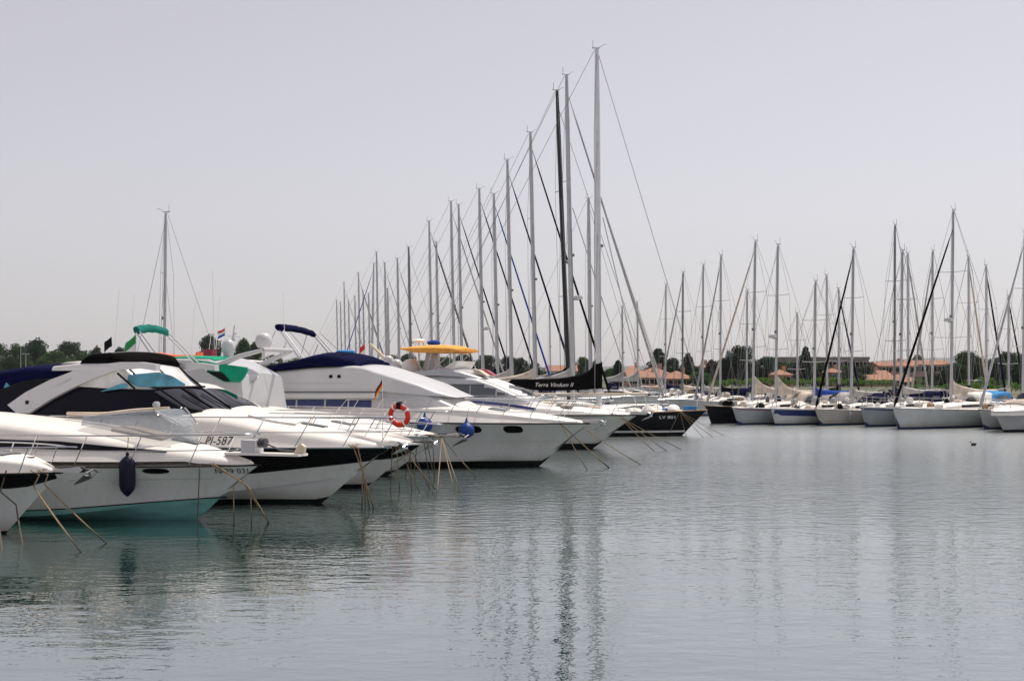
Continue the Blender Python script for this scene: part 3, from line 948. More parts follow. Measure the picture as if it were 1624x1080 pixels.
# ---- large sport cruiser with a white arch, PI-587
def boat_arch():
    d = 30.2
    fr, r = motor('sport_cruiser', 'white sport cruiser with sweeping arch, dark screens and registration PI-587', 620, d)
    H = Hull(13.5, 3.7, wz(709, d), 1.40, 1.35, 1.85, 0.4, 0.5, 0.55, 2.2)
    H.build(r, rail='chrome', rail_r=0.02, bottom='antifoul_black', line=lambda x: 0.10)
    lo = lin(fr.ons([(200, 762), (330, 757), (410, 750), (499, 741), (546, 736), (595, 730)], H.side))
    patch(r, 'hull_band', H.side, -8.0, -0.10, lambda x: min(max(lo(x), H.zk(x) + 0.02), H.zg(x) - 0.08), lambda x: H.zg(x) - 0.03, 'black_gloss', 0.008, 34, 5)
    patch(r, 'mould_line', H.side, -13.0, -1.45, lambda x: H.zchine(x) - 0.01, lambda x: H.zchine(x) + 0.02, 'gelcoat_grey', 0.02, 30, 1)
    xs = span(-13.2, -0.1, 26)
    b = Body(fr.lps([(606, 702), (560, 686), (500, 674), (440, 664), (390, 652), (300, 646), (100, 646), (-120, 650)]), [(x, H.zg(x) - 0.03) for x in xs], wtrunk(H, xs, 0.08), 0.62, 0.25, 0.12)
    b.build('foredeck', r, 'gelcoat_warm')
    b.top_patch('deck_hatch', r, fr.lx(500) - 0.3, fr.lx(500) + 0.3, -0.3, 0.3, 'glass_grey', 0.03)
    b.top_patch('sun_pad', r, fr.lx(410), fr.lx(480), -0.65, 0.65, 'white_canvas', 0.05)
    # main windscreen with side glass
    g = Body(fr.lps([(394, 650), (372, 637), (335, 613), (285, 611), (200, 606), (120, 610), (60, 625)], 1.4), [(x, b.zt(x) - 0.15) for x in span(-11, -2, 12)], [(fr.lx(394, 1.4), 0.55), (fr.lx(385, 1.4), 0.95), (fr.lx(360, 1.4), 1.25), (fr.lx(300, 1.4), 1.45), (fr.lx(60, 1.4), 1.50)], 0.22, 0.05, 0.05, False)
    g.build('windscreen', r, 'glass_navy', 26)
    x335 = fr.lx(335, 1.4); x394 = fr.lx(394, 1.4)
    for sg in (-1, 1):
        hbar(r, 'windscreen_frame', [(x, sg * (g.side(x, g.zt(x) - 0.03) + 0.012), g.zt(x) - 0.02) for x in span(fr.lx(60), x335, 12)], 0.026, 'black_matt')
        hbar(r, 'windscreen_frame', [(x, sg * min(0.9, g.section(x)[5][0]), g.section(x)[6][1] + 0.02) for x in span(x335, x394 - 0.05, 6)], 0.026, 'black_matt')
    hbar(r, 'windscreen_frame', [(x335, y, g.zt(x335) + 0.0) for y in span(-1.1, 1.1, 6)], 0.028, 'black_matt')
    hbar(r, 'windscreen_frame', [(x, 0.0, g.zt(x) + 0.012) for x in span(x335, x394, 6)], 0.024, 'black_matt')
    for yy in (-0.5, 0.35):
        hbar(r, 'wiper', [(x, yy + 0.25 * (x - x335) / (x394 - x335), g.zt(x) + 0.025) for x in span(x335 - 0.0 + 0.35, x394 - 0.1, 4)], 0.014, 'black_matt')
    # clear enclosure between screen and canvas roof
    u = Body(fr.lps([(336, 613), (312, 592), (289, 570), (250, 571), (222, 580)], 1.5), [(x, g.zt(x) - 0.06) for x in span(-9, -3, 10)], [(fr.lx(336, 1.5), 1.1), (fr.lx(300, 1.5), 1.28), (fr.lx(222, 1.5), 1.34)], 0.15, 0.10, 0.08, False)
    u.build('clear_screen', r, 'vinyl_clear', 26)
    xu = [fr.lx(289, 1.5), fr.lx(312, 1.5), fr.lx(336, 1.5)]
    for q_ in (-1.0, 0.0, 1.0):
        hbar(r, 'screen_frame', [(x, u.top(x, q_)[0], u.top(x, q_)[1] + 0.012) for x in xu], 0.028 if q_ else 0.02, 'black_matt')
    pb = fr.lps([(200, 603), (215, 614), (284, 612)], -1.28); pt = fr.lps([(196, 595), (240, 590), (262, 596), (286, 611)], -1.28)
    patch(r, 'side_screen', u.raw, fr.lx(201, -1.28), fr.lx(284, -1.28), lin(pb), lin(pt), 'vinyl_blue', 0.014, 14, sides=(-1,))
    for (pa, pc) in (((188, 592), (216, 616)),):
        A, C = fr.lp(*pa, -1.32), fr.lp(*pc, -1.36)
        hbar(r, 'screen_pillar', [(A[0], -1.36, A[1]), (C[0], -1.42, C[1])], 0.03, 'black_matt')
    sb = fr.lps([(160, 621), (202, 615)], -1.45); st = fr.lps([(160, 620), (196, 607), (202, 612)], -1.45)
    patch(r, 'quarter_light', lambda x, z: 1.43, fr.lx(160, -1.45), fr.lx(202, -1.45), lin(sb), lin(st), 'vinyl_blue', 0.014, 10, sides=(-1,))
    k = Body(fr.lps([(298, 571), (290, 563), (270, 559), (250, 561), (238, 568), (232, 580)], 1.5), [(x, wz(586, d + 3)) for x in (-9, -3)], [(fr.lx(298, 1.5), 1.15), (fr.lx(280, 1.5), 1.30), (fr.lx(232, 1.5), 1.36)], 0.1, 0.14, 0.05)
    k.build('canvas_roof', r, 'black_canvas', bottom=True)
    for q_ in (0.3, 0.65): xx = k.x0 + (k.x1 - k.x0) * q_; k.top_patch('seam', r, xx - 0.015, xx + 0.015, -0.97, 0.97, 'grey_canvas', 0.006, 2)
    # arch
    outer = [(14, 642), (40, 622), (75, 603), (110, 589), (145, 579), (185, 574), (215, 574), (242, 578)]
    inner = [(242, 588), (215, 584), (180, 587), (145, 600), (110, 617), (80, 634), (50, 655), (30, 655)]
    for sg in (-1, 1):
        poly = fr.lps(outer, -1.5) + fr.lps(inner, -1.5)
        mb = MB()
        n = len(poly)
        yo = lambda z: 1.62 - 0.18 * (z - 2.0)
        mb.add([(x, sg * yo(z), z) for x, z in poly] + [(x, sg * (yo(z) - 0.20), z) for x, z in poly],
               [(i, len(outer) * 2 - 1 - i, len(outer) * 2 - 2 - i, i + 1) for i in range(len(outer) - 1)] + [(n + i, n + i + 1, n + n - 2 - i, n + n - 1 - i) for i in range(len(outer) - 1)] + [(i, (i + 1) % n, (i + 1) % n + n, i + n) for i in range(n)], 'gelcoat')
        a_ = mb.build('arch', r, 50)
        gl = fr.lps([(66, 621), (75, 617), (110, 602), (112, 601), (75, 615)], -1.5)
        MB().prism([(x, z) for x, z in fr.lps([(66, 622.5), (110, 600), (110, 601.5), (67, 624)], -1.5)], sg * (yo(2.9)) - 0.02, sg * (yo(2.9)) + 0.02, 'gelcoat_grey').build('groove', a_, 0)
        v = fr.lp(45, 638, -1.5)
        MB().box(v[0] - 0.045, v[0] + 0.045, sg * yo(v[1]) - 0.02, sg * yo(v[1]) + 0.02, v[1] - 0.045, v[1] + 0.045, 'black_matt').build('vent', a_, 0)
    rf = Body(fr.lps([(244, 577), (215, 572), (185, 572), (140, 578)]), [(x, wz(588, d + 4.5)) for x in (-12, -3)], 1.40, 0.05, 0.10, 0.08)
    rf.build('arch_roof', r, 'gelcoat', bottom=True)
    # dark side enclosure under the arch and the aft canvas
    e = Body(fr.lps([(190, 588), (140, 594), (90, 600), (40, 620)]), [(x, b.zt(x) - 0.1) for x in span(-12, -3, 8)], 1.36, 0.1, 0.1, 0.05)
    e.build('side_glass', r, 'glass_dark')
    c = Body(fr.lps([(165, 580), (140, 576), (90, 577), (40, 584), (0, 591), (-60, 604), (-130, 625)]), [(x, b.zt(x) - 0.1) for x in span(-15, -3, 8)], 1.30, 0.12, 0.22, 0.10)
    c.build('aft_canopy', r, 'navy_canvas')
    for (a, bb) in ((2, 12), (18, 37)):
        q0 = fr.lps([(a, 634), (bb, 628)], -1.3); q1 = fr.lps([(a, 618), (bb - 6, 606), (bb, 612)], -1.3)
        patch(r, 'canopy_window', c.raw, fr.lx(a, -1.3), fr.lx(bb, -1.3), lin(q0), lin(q1), 'vinyl_blue', 0.012, 8, sides=(-1,))
    rails(r, H, -9.0, 0.72, 8, inset=0.09, lean=0.38, x_fwd=-0.3, nose=0.15)
    anchor(r, 0.0, H.zg(0) + 0.03, 1.0, 'chrome')
    t0 = fr.on(325, 705, b.side)
    text_on(r, 'registration', 'PI-587', b.side, t0[0], t0[1], 0.20, 'print_black', width=0.64)
    # painted emblem before the number
    e0 = fr.on(313, 699, b.side)
    patch(r, 'emblem', b.side, e0[0] - 0.08, e0[0] + 0.08, lambda x: e0[1] - 0.07, lambda x: e0[1] + 0.07 - abs(x - e0[0]) * 0.8, 'gelcoat_grey', 0.01, 6, sides=(-1,))
    for x in (-0.8, -6.0):
        for sg in (-1, 1): cleat(r, H, x, sg)
    lab = 'tan mooring rope hanging over the black band from the PI-587 cruiser'
    y0 = -(H.yg(-0.9) - 0.1)
    z0 = H.zg(0)
    mooring(fr, -0.95, y0, z0 + 0.05, 0.55, -0.35, lab, via=[(-0.75, y0 - 0.12, z0), (-0.55, y0 - 0.05, 0.85)], sag=0.0, r=0.016)
    mooring(fr, -0.85, y0, z0 + 0.05, 0.30, -0.2, lab, via=[(-0.65, y0 - 0.10, z0), (-0.52, y0 - 0.05, 0.80)], sag=0.0, r=0.016)
    mooring(fr, -0.55, y0 - 0.05, 0.80, -0.02, 0, lab, sag=0.0, r=0.016)
    mooring(fr, -0.50, y0 - 0.08, 0.80, 0.10, -0.1, lab, sag=0.0)
boat_arch()

# ---- cruiser behind it with a folded teal bimini and a dark bow band
def boat_teal_bimini():
    d = 34.4
    fr, r = motor('motor_cruiser', 'white cruiser with folded teal bimini, its bow just beyond the PI-587 cruiser', 670, d)
    H = Hull(12.5, 3.6, wz(704, d), 1.28, 1.25, 1.7, 0.4, 0.5, 0.55, 2.3)
    H.build(r, rail='gelcoat', bottom='antifoul_black', line=lambda x: 0.10)
    patch(r, 'hull_band', H.side, -8.0, -0.10, lambda x: min(max(lin([(-8, 0.75), (-1.0, 0.80), (-0.1, 1.0)])(x), H.zk(x) + 0.02), H.zg(x) - 0.06), lambda x: H.zg(x) - 0.03, 'black_gloss', 0.008, 30, 5)
    xs = span(-12.2, -0.1, 26)
    b = Body(fr.lps([(655, 697), (600, 682), (540, 670), (480, 658), (430, 650), (380, 645), (100, 640)]), [(x, H.zg(x) - 0.03) for x in xs], wtrunk(H, xs, 0.10), 0.7, 0.25, 0.1)
    b.build('foredeck', r, 'gelcoat_warm')
    b.top_patch('deck_hatch', r, fr.lx(545) - 0.3, fr.lx(545) + 0.3, -0.3, 0.3, 'glass_grey', 0.03)
    g = Body(fr.lps([(400, 648), (350, 625), (310, 607), (250, 600), (130, 600), (60, 606)]), [(x, b.zt(x) - 0.15) for x in span(-13, -2, 12)], [(fr.lx(405), 0.6), (fr.lx(370), 1.2), (fr.lx(60), 1.45)], 0.2, 0.12, 0.08, False)
    g.build('cabin', r, 'gelcoat_warm')
    patch(r, 'cabin_window', g.side, fr.lx(120), fr.lx(330), lambda x: b.zt(x) + 0.08, lambda x: g.zt(x) - 0.22, 'glass_dark', 0.01, 14)
    g.top_patch('windscreen', r, fr.lx(330), fr.lx(390), -0.9, 0.9, 'glass_navy', 0.012)
    # folded bimini
    R_ = fr.lps([(218, 521), (228, 518), (240, 519), (252, 524), (258, 530)])
    for y_ in (0,):
        mb = MB()
        G = []
        for i in range(13):
            y = -0.72 + 1.44 * i / 12
            ring = []
            dx = R_[0][0] + (R_[-1][0] - R_[0][0]) * i / 12 * 0.0
            for kk in range(10):
                a = 2 * math.pi * kk / 10
                bulge = 1 + 0.10 * math.sin(i * 2.1 + kk)
                ring.append((R_[2][0] + 0.12 * math.cos(a) * bulge, y, R_[2][1] - 0.04 + 0.11 * math.sin(a) * bulge - 0.05 * math.cos(a) - 0.08 * (y / 0.72) ** 2))
            ring.append(ring[0])
            G.append(ring)
        mb.grid(G, 'teal_canvas'); mb.add(G[0][:-1], [tuple(range(10))], 'teal_canvas'); mb.add(G[-1][:-1], [tuple(range(10))], 'teal_canvas')
        mb.build('bimini_roll', r, 60)
    for sg in (-1, 1):
        for (a, b2) in (((236, 524), (284, 582)), ((242, 524), (298, 588))):
            A, C = fr.lp(*a), fr.lp(*b2)
            hbar(r, 'bimini_pole', [(A[0], sg * 0.68, A[1]), (C[0], sg * 0.95, C[1])], 0.024, 'gelcoat')
    # Italian ensign and a dark pennant on the bimini frame
    fx, fz = fr.lp(246, 540)
    flag(r, fx, -0.9, fz + 0.15, 0.55, 0.75, ['flag_green', 'white_paint', 'flag_red'], staff=2.9, droop=0.9, d=-1)
    fx, fz = fr.lp(218, 536)
    flag(r, fx, -1.2, fz, 0.35, 0.28, ['black_matt'], staff=None, droop=0.8, d=-1)
    rails(r, H, -8.5, 0.70, 8, inset=0.09, lean=0.36, x_fwd=-0.3)
    anchor(r, 0.05, H.zg(0) + 0.03, 0.9, 'chrome')
    for sg in (-1, 1): cleat(r, H, -0.8, sg)
    lab = 'tan mooring rope dropping to the water from the folded-teal-bimini cruiser'
    y0 = -(H.yg(-0.7) - 0.1)
    for (run, sd, x, m) in ((0.9, -0.5, -0.45, 'rope'), (1.3, -0.3, -0.3, 'rope'), (0.15, -0.1, -0.6, 'rope'), (-0.05, 0.0, -0.75, 'rope_dark'), (0.05, 0.0, -0.2, 'rope_dark'), (0.5, 0.3, -0.1, 'rope_dark')):
        mooring(fr, -0.7, y0, H.zg(0) + 0.05, run, sd, lab, via=[(x, y0 - 0.06, 1.0)], sag=0.03, m=m)
    # lifebuoy tied to the rail
    lx_, lz_ = fr.lp(634, 659, -0.75)
    w = fr.world(lx_, -0.78, lz_)
    o = thing('lifebuoy', 'red lifebuoy with white bands tied to the bow rail', 'lifebuoy', w, fr.th)
    o.rotation_euler = (R(12), R(6), fr.th)
    mb = MB()
    N, n, R1, R2 = 32, 10, 0.255, 0.075
    V = [((R1 + R2 * math.cos(2*math.pi*j/n)) * math.cos(2*math.pi*i/N), R2 * 0.8 * math.sin(2*math.pi*j/n), (R1 + R2 * math.cos(2*math.pi*j/n)) * math.sin(2*math.pi*i/N)) for i in range(N) for j in range(n)]
    k0 = len(mb.v); mb.v += V
    for i in range(N):
        w_ = 'white_paint' if i % 8 == 3 else 'red_paint'
        for j in range(n):
            mb.f.append((i*n+j, i*n+(j+1) % n, ((i+1) % N)*n+(j+1) % n, ((i+1) % N)*n+j)); mb.m.append(mb.mi(w_))
    mb.build('ring', o, 60)
    MB().tube([((R1 + 0.10 + 0.03*math.sin(4*t)) * math.cos(t), 0.0, (R1 + 0.10 + 0.03*math.sin(4*t)) * math.sin(t)) for t in span(0, 2*math.pi, 32)], 0.008, 'white_paint', 5).build('grab_line', o, 60)
    MB().box(-0.06, 0.06, -0.075, 0.075, R1 - 0.06, R1 + 0.12, 'black_matt').build('lashing', o, 0)
    # German courtesy flag on a short staff at the rail
    fx, fz = fr.lp(612, 600, -0.4)
    fl = flag(r, fx, -0.6, fz - 0.02, 0.40, 0.22, ['black_matt', 'flag_red', 'flag_gold'], staff=H.zg(fx) + 0.1, droop=1.5, d=-1)
boat_teal_bimini()

# ---- flybridge yacht with green canvas and radar domes
def boat_green():
    d = 38.4
    fr, r = motor('flybridge_yacht', 'white flybridge yacht with green canvas, radar and satellite domes', 706, d)
    H = Hull(13.5, 4.0, wz(692, d), 1.30, 1.3, 1.9, 0.4, 0.5, 0.55, 2.3)
    H.build(r, rail='chrome', bottom='antifoul_black', line=lambda x: 0.12)
    xs = span(-13.3, -0.1, 26)
    b = Body(fr.lps([(690, 687), (640, 676), (580, 664), (520, 655), (450, 648), (380, 640), (250, 640)]), [(x, H.zg(x) - 0.03) for x in xs], wtrunk(H, xs, 0.12), 0.7, 0.25, 0.1)
    b.build('foredeck', r, 'gelcoat_warm')
    s = Body(fr.lps([(452, 640), (446, 592), (420, 577), (396, 567), (350, 566), (310, 568), (270, 576), (180, 587)], 1.2), [(x, H.zg(x)) for x in span(-14, -2, 8)], [(fr.lx(452, 1.2), 1.40), (fr.lx(405, 1.2), 1.5), (fr.lx(180, 1.2), 1.60)], 0.10, 0.14, 0.08, False)
    s.build('superstructure', r, 'gelcoat_grey')  # grey base colour carries the shade on this white superstructure
    patch(r, 'saloon_window', s.side, fr.lx(230), fr.lx(420), lambda x: H.zg(x) + 0.45, lambda x: H.zg(x) + 0.95, 'glass_dark', 0.012, 12)
    gt = lin(fr.lps([(294, 569), (320, 574), (384, 583)], -1.6)); gb = lin(fr.lps([(294, 570), (318, 588), (348, 606), (374, 606), (384, 584)], -1.6))
    patch(r, 'canvas_side', s.raw, fr.lx(294, -1.6), fr.lx(383, -1.6), gb, gt, 'green_canvas', 0.05, 16, sides=(-1,))
    s.top_patch('canvas_top', r, fr.lx(300), fr.lx(372), -0.98, -0.2, 'green_canvas', 0.03)
    db = lin(fr.lps([(322, 590), (350, 605), (358, 605)], -1.6)); dt = lin(fr.lps([(322, 589), (345, 590), (358, 604)], -1.6))
    patch(r, 'canvas_underside', s.raw, fr.lx(322, -1.6), fr.lx(357, -1.6), db, dt, 'black_matt', 0.062, 8, sides=(-1,))  # black patch drawn for the dark underside of the green canvas
    # radar arch and aerials
    for sg in (-1, 1):
        P = fr.lps([(380, 580), (410, 566), (440, 556)])
        hbar(r, 'radar_arch_leg', [(P[0][0], sg * 1.25, P[0][1]), (P[1][0], sg * 1.15, P[1][1]), (P[2][0], sg * 0.9, P[2][1])], [0.10, 0.08, 0.06], 'gelcoat_grey', 8)
    P = fr.lp(440, 556); hbar(r, 'radar_arch_beam', [(P[0], y, P[1] + 0.02) for y in (-0.9, -0.4, 0.4, 0.9)], 0.07, 'gelcoat_grey', 8)
    x, z = fr.lp(418, 541)
    MB().lathe([(0.05, -0.55), (0.06, -0.22), (0.20, -0.20), (0.26, -0.08), (0.27, 0.06), (0.22, 0.18), (0.12, 0.25), (0.02, 0.27)], (x, 0, z), 'gelcoat', 16).build('radar_dome', r, 50)
    x, z = fr.lp(362, 560)
    MB().lathe([(0.12, -0.3), (0.18, 0.0), (0.21, 0.10), (0.21, 0.28), (0.17, 0.38), (0.08, 0.44), (0.01, 0.45)], (x, 0, z), 'gelcoat', 16).build('satellite_dome', r, 50)
    m0, m1 = fr.lp(355, 566), fr.lp(364, 516)
    hbar(r, 'signal_mast', [(m0[0], 0.3, m0[1] - 0.2), (m1[0], 0.3, m1[1])], [0.045, 0.02], 'gelcoat_grey')
    for f_ in (0.55, 0.75):
        zz = m0[1] + (m1[1] - m0[1]) * f_; xx = m0[0] + (m1[0] - m0[0]) * f_
        MB().lathe([(0.02, -0.05), (0.06, -0.04), (0.06, 0.04), (0.02, 0.06)], (xx + 0.06, 0.3, zz), 'gelcoat', 8).build('nav_light', r, 50)
    hbar(r, 'crosstree', [(m1[0], -0.05, m1[1] - 0.35), (m1[0], 0.65, m1[1] - 0.35)], 0.02, 'gelcoat_grey')
    fx, fz = fr.lp(357, 521)
    flag(r, fx, 0.0, fz, 0.34, 0.24, ['flag_red', 'white_paint', 'flag_blue'], droop=0.5, d=-1, staff=fz - 0.8)
    x, z = fr.lp(310, 566)
    MB().box(x - 0.17, x + 0.17, 0.7, 1.0, z - 0.2, z + 0.26, 'maroon').build('locker', r, 0)
    for (pp, a) in (((316, 570), 430), ((430, 556), 470)):
        A = fr.lp(*pp); hbar(r, 'whip_aerial', [(A[0], 0.9, A[1]), (A[0] - 0.1, 0.9, wz(a, d + 5))], [0.012, 0.006], 'white_paint', 5)
    # foredeck deck gear: crane post and a rope reel
    x, z = fr.lp(410, 630)
    MB().tube([(x, -0.6, z - 0.3), (x + 0.1, -0.6, z + 0.35), (x + 0.35, -0.6, z + 0.65)], [0.09, 0.07, 0.04], 'gelcoat', 8).build('davit', r, 50)
    rails(r, H, -8.5, 0.75, 8, inset=0.09, lean=0.40, x_fwd=-0.3)
    anchor(r, 0.2, H.zg(0) - 0.02, 1.3, 'galvanised')
    z0 = H.zg(0)
    MB().box(-0.5, 0.28, -0.22, 0.22, z0 + 0.02, z0 + 0.07, 'chrome').build('bow_platform', r, 0)
    for sg in (-1, 1): cleat(r, H, -0.8, sg)
    lab = 'thin mooring rope slanting into the water from the green-canvas flybridge yacht'
    for (ex, ey) in ((730, 779), (722, 782), (692, 795), (757, 757)): mooring_px(fr, [(-0.5, -0.25, z0 + 0.06), (0.0, -0.26, z0 - 0.02)], ex, ey, lab, 0.013)
    for (run, sd, x) in ((0.3, -0.1, -0.6), (0.1, 0, -0.3), (-0.1, -0.1, -0.8), (-0.3, -0.2, -0.9), (0.5, -0.4, -0.5)):
        mooring(fr, -0.5, -0.25, z0 + 0.06, run, sd, lab, via=[(x, -0.28, z0 - 0.02)], sag=0.05, m='rope' if run > 0.5 else 'rope_dark')
boat_green()

# ---- big flybridge yacht with navy covers
def boat_navy():
    d = 42.4
    fr, r = motor('flybridge_yacht', 'large white flybridge yacht with navy flybridge cover and dark oval portholes', 935, d, R(17))
    H = Hull(13.6, 4.3, wz(671, d), 1.52, 1.45, 1.75, 0.5, 0.30, 0.55, 2.5, flare=1.7)
    H.build(r, rail='black_matt', rail_r=0.026, bottom='antifoul_black', line=lambda x: 0.20)
    patch(r, 'mould_line', H.side, -13.0, -1.0, lambda x: 0.86, lambda x: 0.875, 'gelcoat_grey', 0.006, 26, 1)
    for pxx in (743, 814):
        zo = fr.on(pxx, 681, H.side)
        a0, a1, f0, f1 = oval(zo[0], zo[1], 0.30 if pxx > 800 else 0.42, 0.125, 3.0)
        patch(r, 'porthole', H.side, a0, a1, f0, f1, 'black_gloss', 0.014, 18)
    xs = span(-13.3, -0.08, 26)
    # high bulwark and foredeck
    b = Body(fr.lps([(925, 667), (880, 659), (820, 650), (770, 644), (720, 640), (600, 640), (380, 640)]), [(x, H.zg(x) - 0.02) for x in xs], wtrunk(H, xs, 0.03), 0.75, 0.10, 0.10)
    b.build('foredeck', r, 'gelcoat_warm')
    for q in (-0.5, 0.5):
        b.top_patch('deck_hatch', r, fr.lx(800) - 0.3, fr.lx(800) + 0.3, q - 0.2, q + 0.2, 'glass_grey', 0.03)
    bl = fr.lps([(732, 640), (790, 643), (852, 652)], 1.0)
    hbar(r, 'toe_rail', [(x, min(1.0, H.yg(x) * 0.6), b.zt(x) + 0.06) for x in span(bl[0][0], bl[-1][0], 10)], 0.055, 'navy_stripe', 8)
    # saloon and flybridge
    w_ = [(fr.lx(760), 0.7), (fr.lx(740), 1.2), (fr.lx(690), 1.55), (fr.lx(600), 1.72), (fr.lx(380), 1.75)]
    s = Body(fr.lps([(766, 645), (742, 636), (694, 612), (644, 596), (604, 590), (400, 592)], 0.5), [(x, H.zg(x)) for x in span(-14, -2, 6)], w_, 0.12, 0.16, 0.10, False)
    s.build('superstructure', r, 'gelcoat')
    f = Body(fr.lps([(739, 629), (690, 606), (640, 590), (605, 579), (588, 577), (530, 579), (450, 587), (400, 592), (385, 596)]), [(x, wz(620, fr.dep(x)) if x < fr.lx(640) else wz(620 + (x - fr.lx(640)) * 4.2, fr.dep(x))) for x in span(-13, -3.5, 30)], [(fr.lx(735), 0.9), (fr.lx(700), 1.45), (fr.lx(620), 1.74), (fr.lx(385), 1.80)], 0.10, 0.16, 0.08, False)
    f.build('flybridge', r, 'gelcoat')
    # white canvas over the windscreen
    s.top_patch('windscreen_cover', r, fr.lx(656), fr.lx(748), -0.97, 0.97, 'white_canvas', 0.03)
    s.top_patch('cover_seam', r, fr.lx(703), fr.lx(705), -0.97, 0.97, 'black_matt', 0.036, 2)
    patch(r, 'saloon_window', s.side, fr.lx(388, -1.7), fr.lx(588, -1.7), lin(fr.lps([(380, 656), (600, 654)], -1.7)), lin(fr.lps([(380, 634), (600, 633)], -1.7)), 'navy_stripe', 0.014, 10)
    for pxx in (425, 470, 515, 552):
        xx = fr.lx(pxx, -1.7)
        patch(r, 'window_post', s.side, xx - 0.03, xx + 0.03, lambda x: wz(656, fr.dep(x, -1.7)), lambda x: wz(634, fr.dep(x, -1.7)), 'gelcoat_grey', 0.024, 2)
    lg = fr.lps([(378, 627), (603, 627)], -1.8)
    for sg in (-1, 1):
        mb = MB()
        G = []
        for x in span(lg[0][0], lg[1][0], 8):
            z = lg[0][1] + (lg[1][1] - lg[0][1]) * (x - lg[0][0]) / (lg[1][0] - lg[0][0])
            G.append([(x, sg * y, z + dz) for y, dz in ((1.6, 0.09), (1.92, 0.09), (1.98, 0.04), (1.96, -0.09), (1.6, -0.09), (1.6, 0.09))])
        mb.grid(G, 'gelcoat'); mb.add(G[0][:-1], [tuple(range(5))], 'gelcoat'); mb.add(G[-1][:-1], [tuple(range(5))], 'gelcoat')
        mb.build('side_ledge', r, 30)
    for (zf, m_, y0, y1) in ((607, 'gelcoat_grey', 0, 0),):
        patch(r, 'mould_line', f.side, fr.lx(400), fr.lx(590), lin([(x, wz(608.5, fr.dep(x, -1.8))) for x in (-13, -6)]), lin([(x, wz(607.3, fr.dep(x, -1.8))) for x in (-13, -6)]), 'gelcoat_grey', 0.01, 10, 1)
    for pxx in (523, 536):
        v = fr.lp(pxx, 597, -1.8); a0, a1, f0, f1 = oval(v[0], v[1], 0.07, 0.06)
        patch(r, 'vent', f.side, a0, a1, f0, f1, 'black_matt', 0.012, 8)
    c = Body(fr.lps([(592, 578), (596, 572), (585, 566), (560, 560), (548, 558), (525, 560), (495, 568), (465, 576), (448, 586), (444, 592)]), [(x, f.zt(x) - 0.06) for x in span(-13, -5, 20)], [(fr.lx(596), 1.3), (fr.lx(560), 1.72), (fr.lx(444), 1.78)], 0.35, 0.2, 0.12)
    c.build('flybridge_cover', r, 'navy_canvas')
    for xx in (470, 500, 530, 565): c.top_patch('seam', r, fr.lx(xx) - 0.02, fr.lx(xx) + 0.02, -0.98, 0.98, 'black_canvas', 0.012, 2)
    e = fr.lp(548, 558); MB().lathe([(0.34, -0.05), (0.34, 0.02), (0.28, 0.06), (0.05, 0.07)], (e[0], 0, e[1]), 'sky_blue_canvas', 12).build('instrument_cover', r, 50)
    # folded bimini on its frame
    A, C = fr.lp(456, 517), fr.lp(483, 527)
    mb = MB(); G = []
    for i in range(11):
        y = -1.3 + 2.6 * i / 10; ring = []
        for kk in range(12):
            a = 2 * math.pi * kk / 12; u_ = math.cos(a); bl_ = 1 + 0.08 * math.sin(2.3 * i + kk)
            ring.append(((A[0] + C[0]) / 2 + (C[0] - A[0]) * 0.26 * u_ * bl_, y, (A[1] + C[1]) / 2 + (C[1] - A[1]) * 0.25 * u_ - 0.05 * y + 0.12 * math.sin(a) * bl_ - 0.06 * (y / 1.3) ** 2))
        ring.append(ring[0]); G.append(ring)
    mb.grid(G, 'navy_canvas'); mb.add(G[0][:-1], [tuple(range(12))], 'navy_canvas'); mb.add(G[-1][:-1], [tuple(range(12))], 'navy_canvas')
    mb.build('bimini_roll', r, 60)
    for sg in (-1, 1):
        for (a, b2, rr, m) in (((466, 521), (508, 573), 0.035, 'alu_white'), ((472, 522), (516, 574), 0.028, 'alu_white'), ((463, 526), (447, 566), 0.012, 'wire'), ((480, 545), (464, 575), 0.012, 'wire'), ((484, 527), (520, 562), 0.010, 'wire')):
            P, Q = fr.lp(*a), fr.lp(*b2)
            hbar(r, 'bimini_pole', [(P[0], sg * 1.25, P[1]), (Q[0], sg * 1.45, Q[1] - 0.05)], rr, m)
    rails(r, H, -8.6, 0.75, 9, inset=0.35, lean=0.42, x_fwd=-0.45, nose=0.2)
    anchor(r, 0.1, H.zg(0) + 0.02, 1.1, 'chrome')
    for x in (-1.0, -6.0):
        for sg in (-1, 1): cleat(r, H, x, sg)
    for (pxx, py1) in ((744, 694), (676, 686)):
        xf, zf = fr.on(pxx, py1, lambda x, z: H.side(x, 0.9) + 0.3)
        yf = -(H.side(xf, zf + 0.3) + 0.30)
        fender(fr, xf, yf, zf, 0.27, 0.60, 'fender_blue', 'round blue ball fender hanging on the navy-covered flybridge yacht', (xf, -(H.yg(xf) - 0.1), H.zg(xf) + 0.5), 'ball', 'ball fenders on the flybridge yacht')
    lab = 'tan mooring rope slanting into the water from the navy-covered flybridge yacht'
    z0 = H.zg(0)
    mooring_px(fr, [(-1.0, -(H.yg(-1.0) - 0.2), z0 + 0.05), (-0.8, -(H.yg(-0.8) + 0.04), z0 - 0.05)], 967, 742, lab, 0.022)
    mooring(fr, -1.0, -(H.yg(-1.0) - 0.2), z0 + 0.05, 1.2, -0.6, lab, via=[(-0.82, -(H.yg(-0.8) + 0.04), z0 - 0.05)], sag=0.05, r=0.016)
    mooring(fr, -1.0, (H.yg(-1.0) - 0.2), z0 + 0.05, 2.3, 1.5, lab, via=[(-0.5, (H.yg(-0.5) + 0.04), z0 - 0.05)], sag=0.05, r=0.016)
boat_navy()

